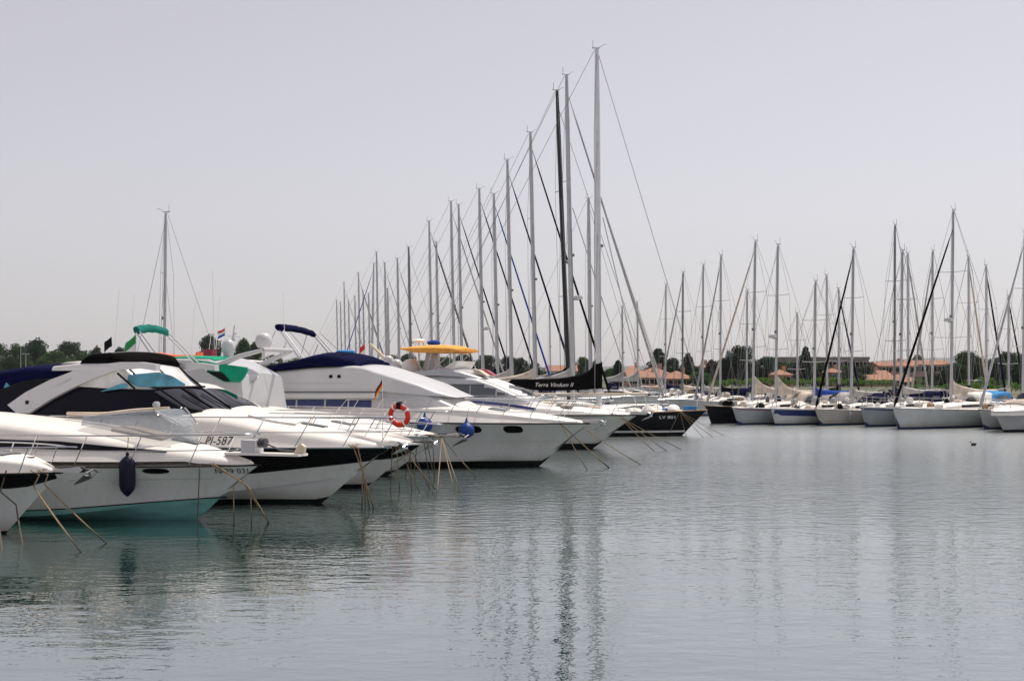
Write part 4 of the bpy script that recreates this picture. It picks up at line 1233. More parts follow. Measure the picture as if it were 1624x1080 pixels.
# ---- flybridge yacht with orange bimini
def boat_orange():
    d = 52.3
    fr, r = motor('flybridge_yacht', 'white flybridge yacht with orange bimini and grey side windows', 1012, d, R(15))
    H = Hull(14.5, 4.4, wz(658, d), 1.45, 1.4, 1.9, 0.5, 0.35, 0.55, 2.4, flare=1.7)
    H.build(r, rail='black_matt', rail_r=0.03, bottom='antifoul_black', line=lambda x: 0.22)
    xs = span(-14.2, -0.08, 26)
    b = Body(fr.lps([(1000, 655), (950, 648), (900, 643), (850, 638), (780, 636), (600, 636)]), [(x, H.zg(x) - 0.02) for x in xs], wtrunk(H, xs, 0.15), 0.8, 0.2, 0.10)
    b.build('foredeck', r, 'gelcoat_warm')
    for q in (-0.45, 0.45):
        b.top_patch('deck_hatch', r, fr.lx(900) - 0.35, fr.lx(900) + 0.35, q - 0.2, q + 0.2, 'glass_grey', 0.03)
    s = Body(fr.lps([(856, 636), (830, 622), (800, 607), (770, 597), (735, 592), (560, 592)]), [(x, H.zg(x)) for x in span(-15, -2, 6)], [(fr.lx(856), 0.9), (fr.lx(830), 1.4), (fr.lx(760), 1.75), (fr.lx(560), 1.8)], 0.12, 0.16, 0.1, False)
    s.build('superstructure', r, 'gelcoat')
    patch(r, 'saloon_window', s.side, fr.lx(700, -1.7), fr.lx(832, -1.6), lin(fr.lps([(690, 632), (832, 628)], -1.7)), lin(fr.lps([(690, 609), (780, 609), (800, 612), (832, 627)], -1.7)), 'glass_grey', 0.014, 14)
    for pxx in (745, 785):
        xx = fr.lx(pxx, -1.7)
        patch(r, 'window_post', s.side, xx - 0.025, xx + 0.025, lambda x: wz(630, fr.dep(x, -1.7)), lambda x: wz(611, fr.dep(x, -1.7)), 'gelcoat_grey', 0.026, 2)
    s.top_patch('windscreen', r, fr.lx(782), fr.lx(845), -0.92, 0.92, 'white_canvas', 0.02)
    f = Body(fr.lps([(775, 597), (750, 588), (728, 583), (715, 582), (690, 586), (640, 588), (590, 590)]), [(x, s.zt(x) - 0.1) for x in span(-15, -3, 14)], [(fr.lx(775), 1.2), (fr.lx(740), 1.65), (fr.lx(590), 1.75)], 0.1, 0.12, 0.06, False)
    f.build('flybridge', r, 'gelcoat_grey')
    vx, vz = fr.lp(738, 574)
    MB().prism(fr.lps([(717, 585), (735, 573), (741, 573), (733, 586)]), -1.3, 1.3, 'gelcoat_warm').build('venturi_screen', r, 30)
    for yy in (-0.6, 0.5):
        a = fr.lps([(764, 594), (758, 585), (768, 587), (782, 596)])
        MB().prism(a, yy - 0.3, yy + 0.3, 'maroon' if yy > 0 else 'cream_canvas').build('seat', r, 30)
    # orange bimini
    bt = fr.lps([(652, 552), (672, 548), (700, 547), (725, 548), (744, 553)])
    o = Body(bt, [(bt[0][0], bt[0][1] - 0.06), (bt[1][0], bt[1][1] - 0.32), (bt[2][0], bt[2][1] - 0.36), (bt[3][0], bt[3][1] - 0.34), (bt[4][0], bt[4][1] - 0.12)], 1.45, 0.35, 0.12, 0.12)
    o.build('bimini_top', r, 'orange_canvas', bottom=True)
    for q_ in (0.25, 0.5, 0.75): xx = o.x0 + (o.x1 - o.x0) * q_; o.top_patch('seam', r, xx - 0.02, xx + 0.02, -0.97, 0.97, 'cream_canvas', 0.008, 2)
    for sg in (-1, 1):
        for (a, b2) in (((665, 556), (690, 590)), ((735, 556), (700, 590)), ((700, 555), (695, 590))):
            P, Q = fr.lp(*a), fr.lp(*b2); hbar(r, 'bimini_pole', [(P[0], sg * 1.3, P[1]), (Q[0], sg * 1.5, Q[1])], 0.022, 'chrome')
    P = fr.lps([(674, 590), (680, 560), (690, 560), (696, 590)])
    MB().prism(P, -0.35, 0.35, 'gelcoat').build('radar_pylon', r, 30)
    e = fr.lp(688, 543); MB().lathe([(0.25, -0.1), (0.30, -0.02), (0.26, 0.05), (0.05, 0.10)], (e[0], 0, e[1]), 'blue_canvas', 12).build('covered_aerial', r, 50)
    e = fr.lp(657, 541); MB().lathe([(0.04, -1.4), (0.04, -0.05), (0.28, -0.04), (0.30, 0.04), (0.22, 0.10), (0.02, 0.12)], (e[0], 0.6, e[1]), 'gelcoat_warm', 12).build('radar_scanner', r, 50)
    # tender, raft canister and crane on the aft part of the flybridge
    for (pp, rr, m) in (((655, 580), 0.42, 'gelcoat_warm'), ((632, 577), 0.30, 'gelcoat'), ((620, 570), 0.24, 'gelcoat')):
        e = fr.lp(*pp); MB().lathe([(rr * 0.9, -rr * 1.1), (rr, -rr * 0.3), (rr * 0.85, rr * 0.3), (rr * 0.5, rr * 0.6), (0.03, rr * 0.7)], (e[0], -0.3, e[1]), m, 14).build('satellite_dome', r, 50)
    P, Q = fr.lp(584, 545), fr.lp(632, 592)
    hbar(r, 'crane_boom', [(P[0], 0.2, P[1]), (Q[0], 0.2, Q[1])], [0.06, 0.10], 'cream', 8)
    P, Q = fr.lp(594, 568), fr.lp(624, 592)
    hbar(r, 'crane_stay', [(P[0], 0.5, P[1]), (Q[0], 0.5, Q[1])], 0.03, 'cream')
    fx, fz = fr.lp(575, 545); flag(r, fx, 0.3, fz, 0.34, 0.5, ['flag_red', 'white_paint'], droop=0.9, staff=fz - 1.6, d=-1)
    rails(r, H, -9.0, 0.78, 10, inset=0.15, lean=0.40, x_fwd=-0.4, nose=0.2, r=0.016)
    anchor(r, 0.1, H.zg(0) + 0.02, 1.2, 'chrome')
    for sg in (-1, 1): cleat(r, H, -1.0, sg)
    # coiled lines and gear on the foredeck
    for (pxx, yy) in ((905, -0.7), (870, 0.1), (940, 0.3)):
        x = fr.lx(pxx); MB().lathe([(0.26, 0), (0.28, 0.06), (0.16, 0.12), (0.05, 0.12)], (x, yy, b.zt(x) - 0.03), 'cream_canvas', 12).build('rope_coil', r, 50)
    lab = 'thin mooring rope slanting into the water from the orange-bimini yacht'
    z0 = H.zg(0)
    for (run, sd) in ((2.4, -0.3), (1.9, -1.0), (2.9, 1.2)):
        mooring(fr, -0.9, -(H.yg(-0.9) - 0.2), z0 + 0.05, run, sd, lab, via=[(-0.7, -(H.yg(-0.7) + 0.03), z0 - 0.05)], sag=0.05, r=0.015)
boat_orange()

# ---- cabin cruisers on the far side of the jetty, only their roofs show
def far_cruiser(px, d, label, roof='gelcoat_warm', extra=None, name='cabin_cruiser', L=9.5, ztop=3.3, th=R(160)):
    fr, r = motor(name, label, px, d, th=th, group='cabin cruisers beyond the jetty')
    H = Hull(L, 3.2, 1.4, 1.2, 1.15, 1.3, 0.35, 0.5)
    H.build(r, bottom='antifoul_blue', line=lambda x: 0.1)
    xs = span(-L + 0.3, -0.1, 20)
    b = Body([(-0.2, 1.42), (-2.5, 1.75), (-L * 0.4, 1.9), (-L + 0.5, 1.9)], [(x, H.zg(x) - 0.03) for x in xs], wtrunk(H, xs, 0.12), 0.2, 0.15, 0.08)
    b.build('foredeck', r, 'gelcoat_warm')
    s = Body([(-L * 0.34, 1.9), (-L * 0.44, ztop - 0.35), (-L * 0.5, ztop - 0.08), (-L * 0.85, ztop - 0.1)], [(x, 1.5) for x in (-L, 0)], [(-L * 0.34, 0.9), (-L * 0.45, 1.25), (-L, 1.3)], 0.12, 0.1, 0.06, False)
    s.build('cabin', r, 'gelcoat')
    patch(r, 'cabin_window', s.side, -L * 0.82, -L * 0.47, lambda x: 2.15, lambda x: ztop - 0.45, 'glass_dark', 0.012, 8)
    k = Body([(-L * 0.40, ztop - 0.02), (-L * 0.46, ztop + 0.10), (-L * 0.8, ztop + 0.08), (-L * 0.92, ztop)], [(x, ztop - 0.06) for x in (-L, 0)], 1.45, 0.1, 0.06, 0.06)
    k.build('hardtop', r, roof, bottom=True)
    rails(r, H, -L * 0.6, 0.65, 5)
    for q_ in (0.5, -0.6):
        hbar(r, 'whip_aerial', [(-L * 0.7, q_, ztop), (-L * 0.73, q_, ztop + 2.2 + q_)], [0.016, 0.008], 'white_paint', 5)
    if extra: extra(fr, r, ztop, L)
    return fr, r
far_cruiser(-40, 45, 'cabin cruiser with white hardtop glimpsed over the navy canopy beyond the jetty', L=9, ztop=3.25)
far_cruiser(25, 52, 'cabin cruiser with wide cream hardtop and tall aerials beyond the jetty', L=8.5, ztop=3.55)
def ex_orange(fr, r, zt, L):
    pass
fr_c, r_c = far_cruiser(110, 50, 'cabin cruiser carrying an orange tender on its roof beyond the jetty', 'gelcoat_warm', None, L=8.5, ztop=3.35)
far_cruiser(165, 55, 'cabin cruiser with high wheelhouse beside the orange tender beyond the jetty', L=8.5, ztop=3.65)
# the tender lies on the roof, a thing of its own
w = fr_c.world(-5.3, 0, 3.45)
o = thing('inflatable_tender', 'orange inflatable tender lying on a cabin cruiser roof', 'dinghy', w, fr_c.th)
MB().tube([(-0.9, -0.5, 0.2), (0.4, -0.5, 0.2), (0.85, -0.3, 0.25), (1.05, 0, 0.32), (0.85, 0.3, 0.25), (0.4, 0.5, 0.2), (-0.9, 0.5, 0.2)], 0.2, 'orange_rubber', 10).build('tube', o, 60)
MB().box(-0.85, 0.8, -0.4, 0.4, 0.05, 0.10, 'black_matt').build('floor', o, 0)
MB().box(-0.90, -0.84, -0.4, 0.4, 0.06, 0.5, 'orange_rubber').build('transom', o, 0)

# ================================================================== SAILING BOATS
def sailboat(label, fr, L, B, fb, xm, Hm, hull='hull_white', boot='antifoul_blue', stripe=None, cover='grey_canvas', jib=None, mast='alu_mast', rake=0.02, group=None,
             dodger='navy_canvas', peak=0.35, stem=0.7, detail=1, jib_h=0.95, name='sailing_yacht', mr=0.10, boom_l=None, spreaders=2, radar=False, cover_h=0.30, clutter=0, boom_z=1.25):
    r = thing(name, label, 'sailboat', (fr.X, fr.Y, 0), fr.th, group)
    H = Hull(L, B, fb * 1.15, fb * 0.97, fb * 0.95, stem, 0.5, entry=0.6, p=2.0, taper=0.78, rnd=True)
    H.build(r, hull, rail='teak' if hull == 'black_hull' else 'gelcoat_grey', N=18, rail_r=0.03, bottom=boot, line=lambda x: 0.11)
    if stripe:
        patch(r, 'cove_stripe', H.side, -L + 0.05, -0.25, lambda x: H.zg(x) - stripe[1], lambda x: H.zg(x) - stripe[2], stripe[0], 0.01, 18, 2)
    c = Body([(-0.22 * L, H.zg(-0.22 * L) + 0.02), (-0.30 * L, fb + 0.26), (-0.45 * L, fb + 0.42), (-0.66 * L, fb + 0.46)], [(x, H.zg(x) - 0.03) for x in span(-L, 0, 8)], [(-0.22 * L, 0.3), (-0.32 * L, B * 0.26), (-0.66 * L, B * 0.30)], 0.25, 0.08, 0.05)
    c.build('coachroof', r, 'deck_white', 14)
    patch(r, 'cabin_window', c.side, -0.60 * L, -0.36 * L, lambda x: fb + 0.12, lambda x: fb + 0.25, 'glass_dark', 0.01, 6, 2)
    mz = fb + 0.3
    mx_ = lambda z: -xm - rake * (z - mz)
    MB().tube([(mx_(z), 0, z) for z in (mz - 0.3, mz, mz + (Hm - mz) * 0.5, mz + (Hm - mz) * 0.85, Hm)], [mr, mr, mr, mr * 0.95, mr * 0.65], mast, 8).build('mast', r, 50)
    for k in range(spreaders):
        z = mz + (Hm - mz) * (k + 1) / (spreaders + 1) * 1.02
        MB().tube([(mx_(z) - 0.12, -B * 0.26, z + 0.05), (mx_(z), 0, z), (mx_(z) - 0.12, B * 0.26, z + 0.05)], 0.022, mast, 5).build('spreader', r, 50)
    m_ = MB()
    m_.tube([(mx_(Hm) - 0.25, 0, Hm + 0.06), (mx_(Hm) + 0.15, 0, Hm + 0.04)], 0.025, 'alu_dark', 5)
    m_.tube([(mx_(Hm) - 0.2, 0, Hm), (mx_(Hm) - 0.2, 0, Hm + 0.45)], 0.012, 'alu_dark', 4)
    m_.tube([(mx_(Hm) + 0.1, 0, Hm + 0.05), (mx_(Hm) + 0.35, 0.05, Hm + 0.22), (mx_(Hm) + 0.5, 0.1, Hm + 0.22)], 0.012, 'alu_dark', 4)
    m_.build('masthead_gear', r, 50)
    z = mz + (Hm - mz) * 0.45
    MB().lathe([(0.03, -0.08), (0.07, -0.05), (0.07, 0.06), (0.03, 0.09)], (mx_(z) + mr + 0.05, 0, z), 'alu_dark', 8).build('steaming_light', r, 50)
    bl = boom_l or 0.36 * L
    bz = fb + boom_z
    b0 = (mx_(bz) - mr, 0, bz)
    MB().tube([b0, (b0[0] - bl, 0, bz + 0.08)], 0.07, mast, 6).build('boom', r, 50)
    if cover:
        sc = Body([(b0[0] + 0.06, bz + cover_h + peak + 0.25), (b0[0] - 0.22, bz + cover_h + peak), (b0[0] - bl * 0.28, bz + cover_h + peak * 0.30), (b0[0] - bl * 0.7, bz + cover_h * 0.75), (b0[0] - bl * 0.98, bz + 0.16)],
                  [(b0[0] + 0.1, bz - 0.12), (b0[0] - bl, bz - 0.03)], [(b0[0] + 0.06, 0.15), (b0[0] - bl * 0.3, 0.19), (b0[0] - bl, 0.10)], 0.06, 0.10, 0.03)
        sc.build('sail_cover', r, cover, 14, bottom=True)
    zj = mz + (Hm - mz) * jib_h
    a, b = Vector((-0.12, 0, H.zg(0) + 0.05)), Vector((mx_(zj) + mr * 0.5, 0, zj))
    if jib:
        MB().tube([a, a.lerp(b, 0.03), a.lerp(b, 0.10), a.lerp(b, 0.5), a.lerp(b, 0.9), a.lerp(b, 0.96), b], [0.02, 0.09, 0.075, 0.065, 0.045, 0.02, 0.015], jib, 6).build('furled_jib', r, 60)
    else:
        MB().tube([a, b], 0.014, 'wire', 4).build('forestay', r, 60)
    MB().tube([(mx_(Hm) - 0.1, 0, Hm - 0.02), (-L + 0.15, 0, H.zg(-L) + 0.02)], 0.011, 'wire', 4).build('backstay', r, 60)
    for sg in (-1, 1):
        for k in range(spreaders):
            z = mz + (Hm - mz) * (k + 1) / (spreaders + 1) * 1.02
            zt_ = Hm - 0.1 if k == spreaders - 1 else mz + (Hm - mz) * (k + 2) / (spreaders + 1) * 1.02 - 0.1
            P = [(mx_(fb) - 0.15, sg * (H.yg(mx_(fb) - 0.15) - 0.15), H.zg(-xm)), (mx_(z) - 0.12, sg * B * 0.26, z + 0.05), (mx_(zt_), sg * 0.05, zt_)]
            MB().tube(P, 0.010, 'wire', 4).build('shroud', r, 60)
    # pulpit, guard wires, pushpit
    P = []
    xs_ = [-0.16 * L, -0.08 * L, -0.03 * L]
    pts = [(x, -(H.yg(x) - 0.05), H.zg(x) + 0.62) for x in xs_] + [(0.12, 0, H.zg(0) + 0.66)] + [(x, (H.yg(x) - 0.05), H.zg(x) + 0.62) for x in reversed(xs_)]
    mb = MB().tube([(xs_[0] - 0.05, pts[0][1], H.zg(xs_[0]))] + pts + [(xs_[0] - 0.05, pts[-1][1], H.zg(xs_[0]))], 0.016, 'chrome', 5)
    for p in (pts[2], pts[4]): mb.tube([(p[0] - 0.1, p[1] * 0.95, H.zg(p[0]) - 0.02), p], 0.014, 'chrome', 5)
    mb.build('pulpit', r, 60)
    xe = -0.92 * L
    mb = MB()
    q_ = [(xe, -(H.yg(xe) - 0.05), H.zg(xe) + 0.62), (-L + 0.1, -H.yg(-L) * 0.8, H.zg(-L) + 0.62), (-L + 0.05, H.yg(-L) * 0.8, H.zg(-L) + 0.62), (xe, (H.yg(xe) - 0.05), H.zg(xe) + 0.62)]
    mb.tube([(q_[0][0], q_[0][1], H.zg(xe))] + q_ + [(q_[3][0], q_[3][1], H.zg(xe))], 0.016, 'chrome', 5)
    mb.build('pushpit', r, 60)
    if detail:
        for sg in (-1, 1):
            xx = span(-0.16 * L, xe, 6)
            MB().tube([(x, sg * (H.yg(x) - 0.05), H.zg(x) + 0.60) for x in xx], 0.008, 'wire', 4).build('guard_wire', r, 60)
            for x in xx[1:-1]:
                MB().tube([(x, sg * (H.yg(x) - 0.05), H.zg(x)), (x, sg * (H.yg(x) - 0.05), H.zg(x) + 0.61)], 0.012, 'chrome', 4).build('stanchion', r, 60)
    if dodger:
        dg = Body([(-0.60 * L, fb + 0.46), (-0.64 * L, fb + 0.90), (-0.68 * L, fb + 1.02), (-0.73 * L, fb + 1.02)], fb + 0.30, [(-0.60 * L, B * 0.22), (-0.66 * L, B * 0.30), (-0.73 * L, B * 0.31)], 0.15, 0.16, 0.06)
        dg.build('sprayhood', r, dodger, 10)
        patch(r, 'hood_window', dg.side, -0.71 * L, -0.64 * L, lambda x: fb + 0.50, lambda x: fb + 0.72, 'glass_grey', 0.012, 4, 2)
    MB().tube([(-0.84 * L, 0.42 * math.cos(t), fb + 0.75 + 0.42 * math.sin(t)) for t in span(0, 2 * math.pi, 14)], 0.014, 'chrome', 4).build('steering_wheel', r, 60)
    # halyards along the mast
    for dy in (-0.16, 0.2):
        MB().tube([(mx_(mz + 0.4) + 0.12, dy, mz + 0.2), (mx_(Hm) + 0.06, dy * 0.3, Hm - 0.1)], 0.009, 'wire', 4).build('halyard', r, 60)
    if clutter:
        rn = random.Random(len(label) * 7 + int(L * 100))
        for k in range(clutter):
            x = -rn.uniform(0.10, 0.9) * L; y = rn.uniform(-0.7, 0.7) * H.yg(x)
            zz = H.zg(x) + (0.42 if -0.66 * L < x < -0.3 * L else 0.0)
            w1, h1 = rn.uniform(0.10, 0.32), rn.uniform(0.12, 0.42)
            mt = rn.choice(['cream_canvas', 'navy_canvas', 'black_canvas', 'white_canvas', 'teak', 'grey_canvas', 'black_matt', 'galvanised'])
            MB().lathe([(w1 * 0.9, -0.05), (w1, h1 * 0.2), (w1 * rn.uniform(0.6, 1), h1 * 0.7), (w1 * 0.4, h1 * 0.95), (0.02, h1)], (x, y, zz), mt, 7).build('deck_bag', r, 40)
        for k in range(3):
            x = -rn.uniform(0.2, 0.85) * L; sg = rn.choice((-1, 1))
            MB().lathe([(0.02, 0), (0.10, 0.08), (0.11, 0.3), (0.10, 0.5), (0.02, 0.58)], (x, sg * (H.side(x, fb * 0.5) + 0.12), fb * 0.25), rn.choice(['white_paint', 'navy_stripe', 'grey_canvas']), 8).build('side_fender', r, 50)
    if radar:
        z = mz + (Hm - mz) * radar
        MB().lathe([(0.05, -0.1), (0.24, -0.08), (0.26, 0.0), (0.22, 0.1), (0.03, 0.13)], (mx_(z) + 0.42, 0, z), 'gelcoat', 12).tube([(mx_(z), 0, z - 0.1), (mx_(z) + 0.42, 0, z - 0.1)], 0.04, 'alu_dark', 5).build('radar_dome', r, 50)
    return r, H

# ---- the black-hulled yacht with the tall white mast
def black_yacht():
    d = 63.6
    fr = Frame(1122, d, -R(6))
    xm = -fr.lx(950)
    Hm = wz(78, fr.dep(-xm))
    r, H = sailboat('black-hulled sailing yacht with tall white mast and lettered black sail cover', fr, 15.5, 4.3, wz(650, d) / 1.15, xm, Hm, 'black_hull', 'antifoul_black', None, None, None, 'alu_white', 0.006,
                    'sailing yachts in the mast row', None, 0.35, 1.25, 1, 0.985, mr=0.155, spreaders=3, boom_l=4.7)
    patch(r, 'waterline_stripe', H.side, -15.3, -1.12, lambda x: max(0.17, H.zk(x) + 0.02), lambda x: max(0.27, H.zk(x) + 0.03), 'white_paint', 0.014, 24, 2)
    # tall sail stack in its black cover
    y0 = -0.0
    pts = fr.lps([(955, 573), (944, 577), (932, 589), (915, 595), (880, 600), (840, 601), (812, 601), (806, 606)])
    xa, xb = pts[-1][0], pts[0][0]
    low = lin(fr.lps([(955, 616), (930, 618), (870, 620), (840, 618), (806, 608)]))
    c = Body(pts, [(x, low(x)) for x in span(xa, xb, 12)], [(xb, 0.22), (xb - 0.6, 0.30), (xa, 0.16)], 0.03, 0.14, 0.03)
    c.build('sail_cover', r, 'black_canvas', bottom=True)
    t0 = fr.lp(850, 613)
    text_on(r, 'boat_name', 'Terra Vindum II', c.side, t0[0], t0[1], 0.20, 'white_paint', width=1.95, shear=0.35)
    t0 = fr.on(1046, 664, H.side)
    text_on(r, 'registration', 'LV 801', H.side, t0[0], t0[1], 0.15, 'white_paint', width=0.78)
    P, Q = fr.lp(848, 624), fr.lp(1027, 624)
    hbar(r, 'spinnaker_pole', [(P[0], -1.2, P[1]), (Q[0], -0.8, Q[1])], 0.05, 'cream', 8)
    rn = random.Random(4)
    for i in range(16):
        px = 985 + 90 * rn.random(); y = rn.uniform(-0.8, 0.8)
        x = fr.lx(px); k = rn.uniform(0.16, 0.34)
        x = min(x, -0.9)
        y *= min(1, H.yg(x) / 1.2)
        MB().lathe([(k * 0.8, -0.02), (k * 1.1, k * 0.3), (k * 0.8, k * 0.75), (k * 0.3, k * 1.0), (0.02, k * 1.02)], (x, y, H.zg(x)), 'white_canvas', 9).build('sail_bag', r, 60)
    x = fr.lx(1060)
    MB().lathe([(0.3, 0), (0.33, 0.1), (0.1, 0.16)], (x, -0.3, H.zg(x) + 0.03), 'blue_canvas', 10).build('covered_hatch', r, 60)
    x = fr.lx(1095)
    MB().box(x - 0.35, x + 0.3, -0.25, 0.25, H.zg(x), H.zg(x) + 0.2, 'sky_blue_canvas').build('dinghy_bag', r, 0)
    # inner stays
    for (a, b) in (((958, 330), (1062, 640)), ((956, 345), (1026, 640)), ((908, 330), (1010, 640))):
        A, B_ = fr.lp(*a), fr.lp(*b)
        hbar(r, 'inner_stay', [(A[0], 0, A[1]), (min(B_[0], -0.4), 0, B_[1] - 0.15)], 0.03, 'alu_mast', 5)
    lab = 'thin mooring rope slanting into the water from the black-hulled yacht'
    for (run, sd) in ((2.0, -0.6), (1.4, -1.2), (2.8, 0.8), (0.4, -0.2), (-0.8, -0.5)):
        mooring(fr, -1.4, -(H.yg(-1.4) + 0.02), H.zg(-1.4), run, sd, lab, sag=0.08, r=0.012)
black_yacht()

# ---- the row of masts running away behind it:  mast column, masthead row, jib, mast material, heading
def row_depth(px):
    return 16.64 / ((px - CX) / F + 0.199)
GRP = 'sailing yachts in the mast row'
LAB = {'blue_canvas': 'white sloop in the receding mast row with blue furled jib', 'navy_canvas': 'white sloop in the receding mast row with dark navy furled jib',
       'grey_canvas': 'white sloop in the receding mast row with grey furled jib', None: 'white sloop in the receding mast row with a bare wire forestay', 'cream_canvas': 'white sloop in the receding mast row with cream furled jib'}
rows = [(903, 120, 'grey_canvas', 'alu_mast', 1), (892, 145, None, 'mast_black', 1), (845, 211, 'black_canvas', 'alu_mast', 1), (808, 254, 'navy_canvas', 'alu_mast', 1), (786, 308, 'blue_canvas', 'alu_mast', 1),
        (763, 300, 'navy_canvas', 'alu_mast', 1), (730, 325, 'navy_canvas', 'alu_mast', 1), (718, 320, 'grey_canvas', 'alu_mast', 1), (694, 384, 'grey_canvas', 'alu_mast', 1),
        (683, 351, 'navy_canvas', 'alu_mast', 1), (650, 392, None, 'alu_dark', 1), (632, 410, 'grey_canvas', 'alu_mast', 1), (612, 417, 'grey_canvas', 'alu_mast', 1), (616, 458, None, 'alu_mast', 1),
        (599, 400, None, 'alu_mast', 1), (591, 418, 'blue_canvas', 'alu_mast', -1), (586, 465, None, 'alu_mast', 1), (577, 462, 'grey_canvas', 'alu_mast', 1), (570, 433, 'navy_canvas', 'alu_mast', 1), (564, 470, None, 'alu_mast', 1),
        (554, 478, None, 'alu_mast', 1), (547, 448, 'grey_canvas', 'alu_mast', 1), (541, 479, None, 'alu_mast', 1), (535, 476, None, 'alu_mast', 1)]
for i, (px, py, jib, mm, hd) in enumerate(rows):
    d = row_depth(px) + (0.0 if i % 2 else 0.6)
    if px == 616: d = row_depth(612) + 3
    if hd < 0: d += 0
    Hm = wz(py, d)
    th = R(8) if hd > 0 else R(188)
    L = max(9.5, min(15.5, Hm * 0.76)); xm = 0.36 * L
    dep = d
    fr = Frame(CX, 1, th)
    rk = 0.02 if mm != 'mast_black' else 0.04
    base = (wx(px, d) + (rk * Hm * 0.5 * hd), d)
    fr.X, fr.Y = base[0] + xm * math.cos(th), base[1] + xm * math.sin(th)
    if mm == 'mast_black': lab = 'sailing yacht with raked black mast and blue boom cover'
    elif jib == 'black_canvas': lab = 'white sloop with thick grey mast and long black furled jib'
    elif mm == 'alu_dark': lab = 'white sloop in the receding mast row with a dark grey mast'
    elif hd < 0: lab = 'white sloop in the mast row turned bow the other way, with blue jib'
    elif px == 903: lab = 'white sloop with grey mast close behind the raked black mast'
    else: lab = LAB[jib]
    sailboat(lab, fr, L, L * 0.30, 1.25, xm, Hm, 'hull_white', 'antifoul_blue', ('navy_stripe', 0.22, 0.12), 'navy_canvas' if i % 3 == 1 else ('grey_canvas' if i % 3 == 0 else 'cream_canvas'), jib, mm, rk, GRP,
             'navy_canvas', 0.5, 0.8, 0, 0.94, mr=0.13 if d < 130 else 0.15, radar=0.32 if px in (903, 763, 650) else False)
# separate masts beyond the row
for (px, py, d, lab) in ((937, 315, 101, 'white sloop whose thick pale mast stands behind the tall white mast'), (988, 485, 118, 'small sloop with thin mast behind the stays of the black yacht'), (1012, 478, 122, 'small sloop with thin mast between the black yacht and the tiled houses'), (873, 475, 165, 'small sloop with thin mast behind the raked black mast'),
                         (260, 338, 69, 'sloop with single thin mast beyond the jetty behind the teal bimini')):
    th = R(160) if px == 260 else R(8)
    Hm = wz(py, d); L = 7.2 if px == 260 else max(8, Hm * 0.72); xm = 0.36 * L
    fr = Frame(px, d, th); fr.X += xm * math.cos(th); fr.Y += xm * math.sin(th)
    sailboat(lab, fr, L, L * 0.31, 1.15, xm, Hm, 'hull_white', 'antifoul_blue', None, 'grey_canvas', None, 'alu_mast', 0.012, GRP, 'navy_canvas', 0.4, 0.7, 0, mr=0.16 if px == 937 else 0.085)

# ---- the row across the basin, bows to the left
TH = math.pi + R(46)
GR2 = 'sailing boats moored across the basin'
def across(label, bow, wl, mast, top, L=9.0, fb=0.95, th=TH, **kw):
    d = 3.2 * F / (wl - YH)
    th += R(rng.uniform(-13, 1))
    fr = Frame(bow, d, th)
    xm = -fr.lx(mast)
    Hm = wz(top, fr.dep(-xm))
    L = max(L, xm / 0.42)
    return sailboat(label, fr, L, L * 0.31, fb, xm, Hm, group=GR2, **kw), fr, Hm, xm
kw0 = dict(rake=0.025, mr=0.085, stem=0.55, clutter=16, boom_z=0.95, cover_h=0.2)
across('dark-hulled sloop behind the white two-tone sloop across the basin', 1118, 672, 1194, 382, fb=0.98, hull='black_hull', boot='antifoul_black', cover='cream_canvas', jib='cream_canvas', peak=0.7, dodger='grey_canvas', **kw0)
across('pale grey sloop with cream sail cover peaked at the mast, across the basin', 1161, 674, 1230, 388, fb=0.93, hull='hull_grey', stripe=('maroon', 0.14, 0.09), cover='cream_canvas', jib=None, peak=0.75, dodger='cream_canvas', radar=0.42, **kw0)
across('white sloop with blue hull stripe and bright blue sail cover across the basin', 1222, 675, 1291, 446, L=8.5, fb=0.9, stripe=('navy_stripe', 0.42, 0.08), cover='blue_canvas', jib=None, peak=0.1, dodger='grey_canvas', **kw0)
across('cream-hulled sloop with dark furled jib across the basin', 1292, 675, 1350, 393, fb=0.88, hull='hull_cream', L=8.6, cover='grey_canvas', jib='black_canvas', peak=0.1, dodger='navy_canvas', **kw0)
across('pale grey sloop with low grey sail cover between the two dark furled jibs', 1364, 677, 1428, 397, fb=1.02, hull='hull_grey', stripe=('navy_stripe', 0.16, 0.10), cover='grey_canvas', jib=None, peak=0.2, dodger='navy_canvas', **kw0)
(rF, HF), frF, HmF, xmF = across('largest white sloop across the basin, with tall mast and black furled jib', 1416, 681, 1508, 333, L=11.0, fb=1.04, boot='antifoul_blue', cover='cream_canvas', jib='black_canvas', peak=0.45, dodger='sky_blue_canvas', jib_h=0.9, radar=0.43, **kw0)
across('white sloop with navy sail cover behind the grey speedboat', 1552, 681, 1622, 370, fb=0.98, cover='navy_canvas', jib='alu_mast', peak=0.1, dodger='navy_canvas', **kw0)
